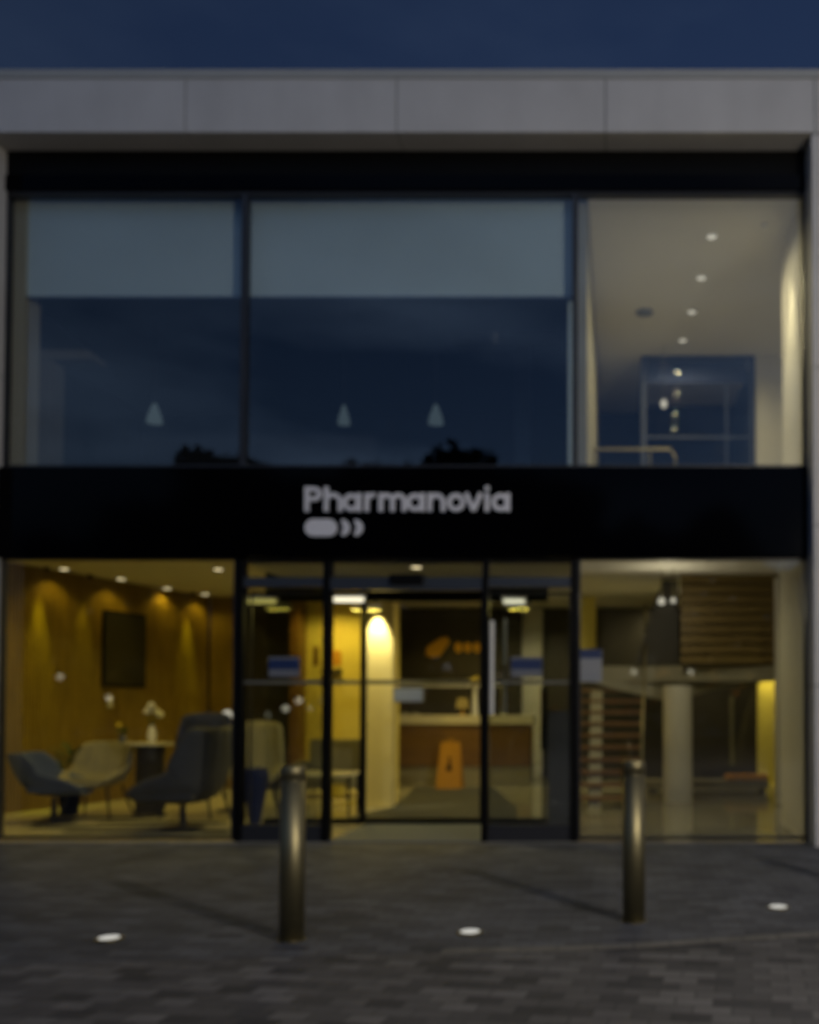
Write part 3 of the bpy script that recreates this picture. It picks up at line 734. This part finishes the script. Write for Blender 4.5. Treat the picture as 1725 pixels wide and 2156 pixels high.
HALL = ['hall ceiling spot nearest the glass', 'added hall fill spot at the back behind the stair', 'hall ceiling spot at the front right corner', 'added hall fill spot over the landing']
for x, y, e in ((.4, 11.6, 34), (-1.2, 16.8, 130), (3.4, 12.4, 40), (1.1, 15.9, 110)):  # the two spots at the back are added to brighten the hall
    t = dl_proto('e_soft', e, (1, .84, .42), 160, HALL.pop(0), 'spots in the hall ceiling'); t.location = (x, y, 3.299 if y < 13.4 else 3.359)
# upper floor downlights
gu = 'row of downlights in the upper floor ceiling'
up = dl_proto('e_soft', 60, (1, .83, .46), 165, 'first and highest upper-floor downlight, nearest the glass', gu); up.location = cpt(1499, 497, ZUC-.001)
for (px, py), nm in (((1477, 584), 'second'), ((1457, 656), 'third'), ((1438, 716), 'fourth')  ):
    p_ = cpt(px, py, ZUC-.001)
    if nm == 'fifth': p_ = (p_[0], p_[1], p_[2]-.03)
    dup(up, p_, nm+' upper-floor downlight from the glass in the receding row')
t = thing('downlight_glint', (xy(1399, 14.2), 14.2, zt(850, 14.2)), 'small warm globe standing in for a reflected downlight, before the upper blue-framed screen', 'light')  # glowing globe added where a downlight is reflected in the screen
MB().sphere((0, 0, 0), .045, sq=(1, 1, 1.5)).build('lamp_globe', 'e_soft', t); MB().tube([(0, 0, .06), (0, 0, ZUC-zt(850, 14.2)-.001)], .004).build('cord', 'cord', t)
t = thing('wall_spotlight', (xr-.30, 10.6, ZUC-.002), 'ceiling spot washing down the wall at the right edge of the upper window', 'light')
MB().lathe([(.035, 0), (.03, -.05)], n=16).build('can', 'ceramic', t)
l_ = lamp('bulb', 'SPOT', 210, (1, .84, .46), t, (0, 0, -.06), (0, 0, 0), spot_size=math.radians(40), spot_blend=1.0, shadow_soft_size=.03)
l_.rotation_euler = Vector((.14, 0, -1)).to_track_quat('-Z', 'Y').to_euler()
t = thing('smoke_detector', cpt(1357, 656, ZUC-.001), 'small dark round ceiling unit left of the upper downlight row', 'ceiling unit')
MB().lathe([(.12, 0), (.12, -.03), (.06, -.05)], n=24).build('housing', 'screen', t)
# cone pendants in the dark office
for px, py, s_, lb in ((318, 874, 1.0, 'pale cone pendant in the dark office window, left of the mullion'), (720, 877, .8, 'pale cone pendant in the dark office, middle of three'), (915, 876, 1.0, 'pale cone pendant in the dark office, rightmost of three')):
    Y = 12.2; z = zt(py, Y)
    t = thing('cone_pendant', (xy(px, Y), Y, z), lb, 'light', group='pale pendants in the dark upper office')
    MB().lathe([(.10*s_, -.10), (.085*s_, -.02), (.035*s_, .12), (.02*s_, .15)], n=24).build('shade', emis('glow', (.55, .75, .8), .09), t, smooth=False)
    MB().tube([(0, 0, .15*s_), (0, 0, ZUC-z-.001)], .004).build('cord', 'cord', t)

# ------------------------------------------------------------------ furniture
def shell_chair(loc, rz, mat, label, cat, W=.36, seat=.42, H=.82, D=.34, lean=.16, wrap=.18, base='pedestal', name='armchair', thick=.05, group=None, topw=1.0):
    t = thing(name, loc, label, cat, rz, group)
    prof = [(D, seat-.02), (D*.6, seat+.0), (0, seat-.03), (-D*.55, seat+.0), (-D*.85, seat+.10), (-D*.92-lean*.3, seat+.35*(H-seat)+.05), (-D*.95-lean*.65, seat+.7*(H-seat)), (-D*.95-lean, H)]
    nv = len(prof); nu = 13; m = MB(); vs = []
    for j, (y, z) in enumerate(prof):
        a = prof[max(j-1, 0)]; b = prof[min(j+1, nv-1)]
        dy, dz = b[0]-a[0], b[1]-a[1]; l = math.hypot(dy, dz); ny, nz_ = dz/l, -dy/l      # normal: up on the seat, forward on the back
        tt = j/(nv-1)
        wv = W*(.86+.14*math.sin(tt*PI)) * (1+(topw-1)*tt)
        wr = wrap*(.35+.9*math.sin(min(1, tt*1.1)*PI*.75))
        for i in range(nu):
            s_ = -1+2*i/(nu-1); k = abs(s_)**2.6*wr
            zz = z+nz_*k; 
            if j == nv-1: zz -= .07*abs(s_)**3
            vs.append((wv*s_*(1-.10*abs(s_)**3), y+ny*k, zz))
    fs = [(j*nu+i, j*nu+i+1, (j+1)*nu+i+1, (j+1)*nu+i) for j in range(nv-1) for i in range(nu-1)]
    m.add(vs, fs).build('shell', mat, t, smooth=True, solid=thick, sub=2)
    MB().box(-W*.68, W*.68, -D*.6, D*.86, seat+.01, seat+.08).build('cushion', mat, t, bevel=.035)
    if base == 'pedestal':
        MB().lathe([(.24, 0.004), (.24, .015), (.04, .04), (.03, seat-.06)], n=24).build('pedestal', 'steeldark', t)
    else:
        for sx in (-1, 1):
            for sy in (-1, 1):
                MB().tube([(sx*W*.55, sy*D*.5, seat-.04), (sx*W*.8, sy*D*.8, 0.006)], [.018, .012]).build('leg', 'steeldark', t)
    return t
# blue-grey chair at far left, side-on facing right
shell_chair((xy(118, 11.55), 11.55, .006), -PI/2+.15, 'bluegrey', 'blue-grey shell armchair side-on at the far left of the lounge', 'armchair', W=.36, seat=.36, H=.84, D=.38, lean=.14, wrap=.27)
# large charcoal lounge chair seen from behind
shell_chair((xy(392, 11.0), 10.95, .006), PI+.55-PI/2-.6, 'charcoal', 'large charcoal wing armchair in the lounge nearest the left door mullion', 'armchair', W=.50, seat=.34, H=1.17, D=.46, lean=.16, wrap=.36, thick=.08)
shell_chair((xy(415, 12.1), 12.1, .006), PI, 'navy', 'navy high-back armchair just showing above the charcoal one', 'armchair', W=.40, seat=.44, H=1.33, D=.38, lean=.1, wrap=.2, thick=.07, base='legs')
shell_chair((xy(238, 12.35), 12.0, .006), PI, 'beige', 'beige tub armchair behind the blue-grey chair', 'armchair', W=.40, seat=.44, H=.96, D=.36, lean=.10, wrap=.22, thick=.08, base='legs', topw=1.0)
shell_chair((xy(560, 12.6), 12.3, .006), PI+.3, 'beige', 'beige tub armchair seen through the left glass entrance panel', 'armchair', W=.36, seat=.46, H=1.22, D=.36, lean=.10, wrap=.22, thick=.08, base='legs')
# navy conical stool
t = thing('stool', (xy(540, 10.75), 10.75, .006), 'navy tapering stool behind the left glass entrance panel', 'stool')
MB().lathe([(.05, 0), (.07, .15), (.15, .62), (.14, .66)], n=24).build('body', 'navy', t); MB().lathe([(.135, .662), (.13, .70), (.06, .72)], n=24).build('seat', 'navy', t)
# dark potted plant between the blue-grey and beige chairs
t = thing('potted_plant', (xy(150, 12.3), 12.3, .006), 'dark leafy plant in a black pot between the blue-grey and beige armchairs', 'plant')
MB().lathe([(.10, 0), (.15, .34), (.14, .345)], n=20).build('pot', 'black', t)
lf = MB()
for k in range(90):
    a = random.random()*6.28; r = random.uniform(.08, .26); h = .36+random.random()*.55; c_, s__ = math.cos(a), math.sin(a)
    p = Vector((r*c_, r*s__, h)); d = Vector((c_, s__, random.uniform(-.5, .8))).normalized()*.10; w_ = Vector((-s__, c_, 0))*.03
    lf.add([p-d, p-w_, p+d, p+w_], [(0, 1, 2, 3)]); 
for k in range(9):
    a = k*.7; lf.tube([(0, 0, .3), (.1*math.cos(a), .1*math.sin(a), .6), (.18*math.cos(a), .18*math.sin(a), .82)], .005, 5)
lf.build('leaves', 'leaf', t)
# round tall table with drum base
Yt = 12.15; zt_ = .94
t = thing('side_table', (xy(318, Yt), Yt-.0, .006), 'tall round side table with pale top and dark drum base in the lounge', 'table')
MB().lathe([(.28, zt_-.03), (.28, zt_), (.26, zt_+.004)], n=40).build('table_top', 'tabletop', t)
MB().lathe([(.20, 0), (.20, .02), (.17, .05), (.17, zt_-.031)], n=32).build('drum', 'darkwall', t)
t = thing('flower_vase', (xy(325, Yt), Yt-.05, zt_+.012), 'pale vase with white round blooms on the tall side table', 'vase')
MB().lathe([(.035, 0), (.055, .06), (.05, .14), (.025, .2), (.032, .22)], n=20).build('vase', 'ceramic', t)
for i, (dx, dy, dz) in enumerate(((-.07, 0, .40), (.05, .02, .39), (.0, -.03, .47), (.09, .03, .35))):
    MB().tube([(0, 0, .2), (dx*.6, dy, .32), (dx, dy, dz)], .004).build('stem', 'leaf', t)
    fb = MB(); 
    for k in range(26):
        v = Vector((random.gauss(0, 1), random.gauss(0, 1), random.gauss(0, 1))).normalized()*.033
        fb.sphere((dx+v.x, dy+v.y, dz+v.z), .015, 6, 4)
    fb.build('bloom', 'petal', t)
t = thing('table_plant', (xy(268, Yt), Yt-.1, zt_+.012), 'small grey pot with a yellow flower at the left of the table top', 'plant')
MB().lathe([(.04, 0), (.055, .09), (.05, .092)], n=20).build('pot', 'signgrey', t)
lf = MB()
for k in range(16):
    a = random.random()*6.28; r = .05+.05*random.random(); h = .12+.1*random.random()
    lf.add([(0, 0, .08), (r*math.cos(a)*.6-.01, r*math.sin(a)*.6, h), (r*math.cos(a), r*math.sin(a), h*.9), (r*math.cos(a)*.6+.012, r*math.sin(a)*.6, h*.85)], [(0, 1, 2, 3)])
lf.build('leaves', 'leaf', t); MB().sphere((-.05, 0, .22), .03).build('bloom', 'yellow2', t)
# glowing globe added for a distant lamp's reflection, behind the charcoal chair
t = thing('reflection_globe', (xy(479, 12.8), 12.8, .006), 'glowing white globe standing in for a distant lamp reflected beside the left door mullion', 'lamp')
MB().lathe([(.12, 0), (.12, .02), (.012, .03), (.012, 1.22)], n=20).build('stand', 'steeldark', t)
MB().sphere((0, 0, 1.29), .065, 20, 12).build('globe', 'e_soft', t, smooth=True)
# picture panel on timber wall
def walls(px):
    k = (px-CX)/F; return (k*A.y-A.x)/(dn.x-k*dn.y)
ta, tb = walls(209), walls(299); tm = (ta+tb)/2; q = wallpt(tm, .032)
zb = zt(1447, q.y); zh = zt(1290, q.y)-zb
t = thing('picture_panel', (q.x, q.y, zb), 'dark upright picture panel hung on the timber slatted wall', 'picture', rz=ang)
MB().box(-(tb-ta)/2, (tb-ta)/2, -.03, -.002, 0, zh).build('frame', 'black', t, bevel=.004)
MB().box(-(tb-ta)/2+.03, (tb-ta)/2-.03, -.034, -.0305, .03, zh-.03).build('panel', 'tv', t)
# small wall lamp below it
t = thing('wall_lamp', (*wallpt(walls(226), .05), zt(1490, wallpt(walls(226), .05).y)), 'small pale cylinder lamp on the timber wall below the picture', 'lamp')
MB().lathe([(.032, 0), (.035, .02), (.035, .15), (.03, .17)], n=16).build('shade', 'ceramic', t); MB().box(-.02, .02, .0, .05, .06, .1).build('bracket', 'black', t)
# rugs
t = MB()
for y, a_, b_ in ((10.12, 40, 480), (10.55, 130, 480), (10.95, 60, 330), (11.4, 200, 470), (11.9, 90, 300)): t.box(xy(a_, y), xy(b_, y), y, y+.2, .007, .013)
tag(t.build('rug', 'rug'), 'dark striped rug on the pale lounge floor', 'rug')
# sofa + low table by ochre wall
t = thing('sofa', (xy(718, 13.6), 13.75, .006), 'olive two-seat sofa against the ochre wall', 'sofa')
MB().box(-.52, .38, .05, .25, .35, .93).build('backrest', 'olive', t, bevel=.05)
MB().box(-.52, .38, -.45, .08, .25, .45).build('seat', 'olive', t, bevel=.04)
for x in (-.6, .38): MB().box(x, x+.1, -.45, .25, .2, .62).build('armrest', 'olive', t, bevel=.03)
for x in (-.5, .35):
    for y in (-.4, .2): MB().tube([(x, y, .24), (x, y, 0)], .015).build('leg', 'steeldark', t)
t = thing('coffee_table', (xy(700, 12.6), 12.6, .006), 'low two-tier table in front of the olive sofa', 'table')
MB().box(-.45, .32, -.25, .25, .50, .535).build('table_top', 'tabletop', t, bevel=.006)
MB().box(-.43, .30, -.23, .23, .20, .225).build('shelf', 'slath', t)
for x in (-.42, .29):
    for y in (-.22, .22): MB().box(x-.015, x+.015, y-.015, y+.015, 0, .499).build('leg', 'black', t)
t = thing('box', (xy(712, 12.6), 12.45, .006+.225), 'yellow box on the lower shelf of the two-tier table', 'box')
MB().box(-.13, .13, -.08, .08, .001, .12).build('body', 'yellow2', t, bevel=.006); MB().box(-.134, .134, -.084, .084, .121, .15).build('lid', 'yellow2', t, bevel=.006)
# things on ochre wall
t = thing('notice', (xy(709, YW), YW-.02, zt(1400, YW)), 'small orange notice on the ochre wall', 'notice')
MB().box(-.07, .07, 0, .018, 0, .24).build('board', 'orange', t); MB().box(-.05, .05, -.003, -.0005, .04, .20).build('sheet', 'gold', t)
t = thing('door_plate', (xy(665, YW), YW-.02, zt(1402, YW)), 'narrow dark upright plate on the ochre wall', 'wall fitting')
MB().box(-.045, .045, 0, .018, 0, .33).build('plate', 'deskwood', t, bevel=.004); MB().sphere((0, -.02, .17), .015).build('knob', 'steel', t)
t = thing('wall_shelf', (xy(700, YW), YW-.1, zt(1421, YW)), 'short dark shelf on the ochre wall under the orange notice', 'shelf')
MB().box(-.17, .17, 0, .098, 0, .09).build('board', 'darkwall', t, bevel=.004); MB().box(-.12, -.1, .05, .098, -.06, -.001).build('bracket', 'black', t)

# ------------------------------------------------------------------ reception desk
YR = 16.9
xd0, xd1 = xy(838, YR), xy(1118, YR)
t = thing('reception_desk', ((xd0+xd1)/2, YR, .006), 'reception desk with dark wood front, pale top and pale recessed plinth', 'desk')
w = (xd1-xd0)/2; z1 = zt(1526, YR)
MB().box(-w, w, 0, .06, zt(1614, YR), z1-.002).build('front_panel', 'deskwood', t)
MB().box(-w-.05, w+.05, -.06, .55, z1, zt(1507, YR)).build('counter_top', 'tabletop', t, bevel=.008)
MB().box(-w+.0, w-.0, .03, .5, 0, zt(1614, YR)-.003).build('plinth', 'beige', t)
for x in (-w, w-.05): MB().box(x, x+.05, .062, .5, zt(1614, YR), z1-.002).build('side_panel', 'deskwood', t)
zdt = zt(1507, YR)+.008
t = thing('monitor', (xy(860, YR+.1), YR+.12, zdt), 'pale-backed computer monitor on the reception desk', 'monitor')
MB().box(-.25, .27, 0, .03, .24, .52).build('housing', 'screen', t, bevel=.01); MB().tube([(0, .05, .0), (0, .04, .30)], .02).build('stand', 'steeldark', t); MB().box(-.12, .12, -.02, .14, 0, .012).build('foot', 'steeldark', t)
t = thing('table_lamp', (xy(972, YR), YR+.1, zdt), 'small warm glowing lamp on the reception desk', 'lamp')
MB().lathe([(.06, 0), (.06, .015), (.012, .02), (.012, .12)], n=16).build('stand', 'gold', t); MB().lathe([(.12, .12), (.09, .30), (.06, .31)], n=20).build('lamp_shade', emis('amber_shade', (1, .62, .10), .22), t)
t = thing('desk_flowers', (xy(998, YR+.8), YR+.9, .9), 'bright yellow flowers in a vase behind the reception desk', 'plant')
MB().lathe([(.05, 0), (.07, .15), (.04, .8), (.06, .86)], n=16).build('vase', 'ceramic', t)
fb = MB()
for k in range(30): fb.sphere((random.gauss(0, .055), random.gauss(0, .04), .98+random.gauss(0, .03)), .025, 6, 4)
fb.build('bloom', emis('yb', (1, .8, .05), .12) and 'yellow2', t)
for px, lb in ((875, 'white paper stack at the left end of the desk top'), (850, 'small pale card holder on the desk top by the monitor')):
    t = thing('desk_paper' if px == 875 else 'card_holder', (xy(px, YR), YR-.02, zdt), lb, 'stationery')
    MB().box(-.06, .06, 0, .05, 0, .035).build('sheets', 'ceramic', t); MB().box(-.05, .05, -.004, -.001, .004, .03).build('label', 'signgrey', t)
# gold emblem on the back board
t = thing('wall_logo', (xy(920, 18.5), 18.48, zt(1385, 18.5)), 'round gold emblem with gold bars on the dark board behind reception', 'logo')
MB().lathe([(.02, 0), (.02, .001)]).v
def disc(cx, cz, r, ry=None, n=32): return [(cx+r*math.cos(2*PI*i/n), cz+(ry or r)*math.sin(2*PI*i/n)) for i in range(n)]
MB().prismxz([(-.10, .0), (.06, .03), (.25, .30), (.20, .42), (.05, .38), (-.20, .20), (-.22, .05)], -.02, .018).build('emblem_crescent', 'gold', t, bevel=.01)
for i, x in enumerate((.42, .60, .78)): MB().prismxz(disc(x, .20, .075, .10), -.01, .018).build('letter', 'gold', t)
# wet floor sign
Yw = 15.2
t = thing('wet_floor_sign', (xy(949, Yw+1.2), Yw+1.2, .006), 'orange-yellow A-frame wet floor sign on the dark mat before the reception desk', 'sign')
s_ = (Yw+1.2)/F; hh = 96*s_
for sgn, nm in ((-1, 'panel'), (1, 'panel')):
    m = MB(); y0 = sgn*.18
    vs = []
    for (x, z) in ((-27*s_, 0), (27*s_, 0), (20*s_, hh), (-20*s_, hh)):
        yy = y0*(1-z/hh)
        vs += [(x, yy-.01, z), (x, yy+.01, z)]
    m.add(vs, [(0, 2, 4, 6), (7, 5, 3, 1), (0, 1, 3, 2), (2, 3, 5, 4), (4, 5, 7, 6), (6, 7, 1, 0)])
    pn = m.build(nm, 'yellow', t, bevel=.006)
    if sgn < 0:
        m = MB()
        for (x0_, x1_, z0_, z1_) in ((-.05, .05, .30, .47), (-.03, .03, .49, .54)):
            m.add([(x0_, -.18*(1-z0_/hh)-.014, z0_), (x1_, -.18*(1-z0_/hh)-.014, z0_), ((x1_+x0_)/2+.02, -.18*(1-z1_/hh)-.014, z1_), ((x1_+x0_)/2-.02, -.18*(1-z1_/hh)-.014, z1_)], [(0, 1, 2, 3)])
        m.build('warning_symbol', 'black', pn)
MB().tube([(-.04, 0, hh), (-.04, 0, hh+.05), (.04, 0, hh+.05), (.04, 0, hh)], .01).build('handle', 'yellow', t)
# dark entrance mat inside
tag(MB().prismxy([(xy(835, 13.35)-.02, 13.35), (xy(875, 16.5), 16.5), (xy(1040, 16.5), 16.5), (xy(1090, 13.3), 13.3), (xy(1090, 11.6), 11.6), (xy(700, 11.6), 11.6)], .007, .013).build('entrance_mat', 'mat'), 'large dark mat on the lobby floor behind the inner doors', 'mat')
# display stand at right panel
t = thing('display_stand', (xy(1165, 11.0), 11.0, .006), 'tall dark display stand with a slanting grey board behind the right glass panel', 'display stand')
MB().prismyz([(-.05, 0), (.25, 0), (.08, 1.35), (.04, 1.35)], -.06, .20).build('board', 'charcoal', t)
MB().box(-.14, -.065, -.05, .0, 0.9, 1.62).build('panel', 'black', t, bevel=.01); MB().box(-.16, .24, -.12, .3, .0, .018).build('base', 'black', t)
MB().box(-.115, -.09, -.03, .0, .018, .9).build('post', 'black', t)
# hall bench with lit edge and orange cushion
Ybn = 15.6
t = thing('bench', (xy(1490, Ybn), Ybn, .006), 'long low pale bench at the back of the hall', 'bench')
MB().box(-1.05, .98, -.2, .25, .08, .20).build('seat', 'beige', t, bevel=.01)
for x in (-.95, .85): MB().box(x, x+.08, -.15, .2, 0, .079).build('leg', 'black', t)
for px, w_, lb in ((1540, .10, 'small orange cushion on the low bench'), (1585, .24, 'long orange cushion on the low bench beside the lit pillar')):
    t = thing('cushion', (xy(px, Ybn), Ybn, .207), lb, 'cushion')
    MB().box(-w_, w_, -.15, .15, 0, .09).build('pad', 'orange', t, bevel=.03); MB().box(-w_-.003, w_+.003, -.153, .153, .042, .048).build('piping', 'gold', t)

# ------------------------------------------------------------------ behind the camera: street lamp, trees
lx, ly, lz = 5.08, -.79, 4.8
t = thing('street_lamp', (lx, ly+.0, 0), 'street lamp behind the viewer that throws the bollard shadows', 'street lamp')
MB().tube([(.6, -.3, 0), (.6, -.3, 4.95), (.45, -.22, 5.05), (.05, 0, 5.0)], [.07, .05, .04, .035]).build('pole', 'steeldark', t)
MB().lathe([(.16, lz+.10), (.18, lz+.14), (.05, lz+.24)], (0, 0, 0), 24).build('head', 'steeldark', t)
MB().lathe([(.13, lz+.02), (.15, lz+.098)], (0, 0, 0), 24).build('lens', 'e_street', t)
lamp('bulb', 'POINT', 2700, (1, .88, .70), t, (0, 0, lz), shadow_soft_size=.10)

gp = None
for px, py, lb in ((125, 1425, 'post lantern behind the viewer, far left'), (228, 1470, 'post lantern behind the viewer, second from left'), (600, 1492, 'post lantern behind the viewer, left of the tree row'), (628, 1475, 'post lantern behind the viewer, close beside its neighbour'), (505, 1507, 'low post lantern behind the viewer'), (1335, 1415, 'taller post lantern behind the viewer, right pair'), (1455, 1415, 'tallest post lantern behind the viewer, far right')):
    x, z = (px-CX)/F*36.8, EYE+(1489-py)/F*36.8
    t = thing('post_lantern', (x, -17, 0), lb, 'lamp', group='post lanterns along the street')
    MB().tube([(0, 0, 0), (0, 0, z-.12)], .03).build('post', 'steeldark', t); MB().lathe([(.15, z+.13), (.10, z+.18), (.02, z+.2)], n=16).build('cap', 'steeldark', t)
    MB().sphere((0, 0, z), .13, 14, 8).build('globe', 'e_lantern', t)
def tree(loc, h, r, label, seed):
    rnd = random.Random(seed)
    t = thing('tree', loc, label, 'tree', group='trees across the street behind the viewer')
    tr = MB(); tr.tube([(0, 0, 0), (.1, .05, h*.3), (-.05, 0, h*.6), (0, .1, h*.9)], [.28, .22, .14, .04])
    ends = []
    for i in range(12):
        a = i*2.4; z0 = h*(.3+.045*i); rr = r*(.95-.045*i)
        e = (rr*math.cos(a)*.8, rr*math.sin(a)*.8, z0+h*.15)
        tr.tube([(0, 0, z0), (e[0]*.5, e[1]*.5, z0+h*.06), e], [.09, .06, .02], 6); ends.append(e)
    tr.build('trunk', 'bark', t)
    cr_ = MB()
    cl = [(rnd.gauss(0, r*.42), rnd.gauss(0, r*.42), h*(.38+.6*rnd.random()**.8)) for _ in range(60)]+ends
    for c in cl:
        fall = max(.35, 1-(c[2]/h-.4)*.9)
        for k in range(90):
            v = Vector((rnd.gauss(0, 1), rnd.gauss(0, 1), rnd.gauss(0, .8))).normalized()*(r*.22*rnd.random()**.4)
            p = Vector((c[0]*fall, c[1]*fall, c[2]))+v
            if p.z > h: continue
            a = Vector((rnd.gauss(0, 1), rnd.gauss(0, 1), rnd.gauss(0, 1))).normalized()*.26; b = a.orthogonal().normalized()*.17
            cr_.add([p-a, p-b, p+a, p+b], [(0, 1, 2, 3)])
    cr_.build('crown', 'foliage', t)
tree((-7.3, -20, -.015), 12.0, 4.4, 'broad dark tree across the street, middle of the reflected row', 1)
tree((-16.2, -21, -.015), 12.1, 3.6, 'rounded dark tree across the street, left of the middle one', 2)
tree((-2.5, -22, -.015), 11.0, 3.6, 'dark tree across the street at the right of the row', 3)
tree((-19.5, -23, -.015), 10.5, 4.0, 'dark tree across the street at the far left', 4)
tree((-11, -24, -.015), 10.0, 3.6, 'lower dark tree set behind the gap in the row', 5)

src_tree = [o for o in COL.objects if o.name.startswith('tree') and not o.parent][:2]
for i, (x, y, rz) in enumerate(((-10.6, -21.5, 1.3), (-4.6, -21, 2.4), (-13.2, -22, .6), (-18.3, -22.5, 3.3))):
    dup(src_tree[i % 2], (x, y, -.35-.25*i), ('dark tree filling the gap left of the middle tree', 'dark tree just right of the middle tree', 'dark tree beside the rounded one', 'dark tree towards the far left end')[i], rz)
# unseen leaf belt, added to keep sky reflections out of the lower glazing
rnd = random.Random(11); hb = MB()
for i in range(24000):
    x = rnd.uniform(-60, 32); top = 9.3+1.3*math.sin(x*.45)+.9*math.sin(x*1.3+1)
    z = top*rnd.random()**.7; y = -27+rnd.uniform(-1.2, 1.2)
    a = Vector((rnd.gauss(0, 1), rnd.gauss(0, .5), rnd.gauss(0, 1))).normalized()*.42; b = Vector((a.z, .15, -a.x))*.6
    p = Vector((x, y, z)); hb.add([p-a, p-b, p+a, p+b], [(0, 1, 2, 3)])
h_ = hb.build('sky_screen_belt', 'foliage'); h_['kind'] = 'stuff'; h_['label'] = 'added unseen leaf belt across the street, keeping sky reflections out of the lower glass'
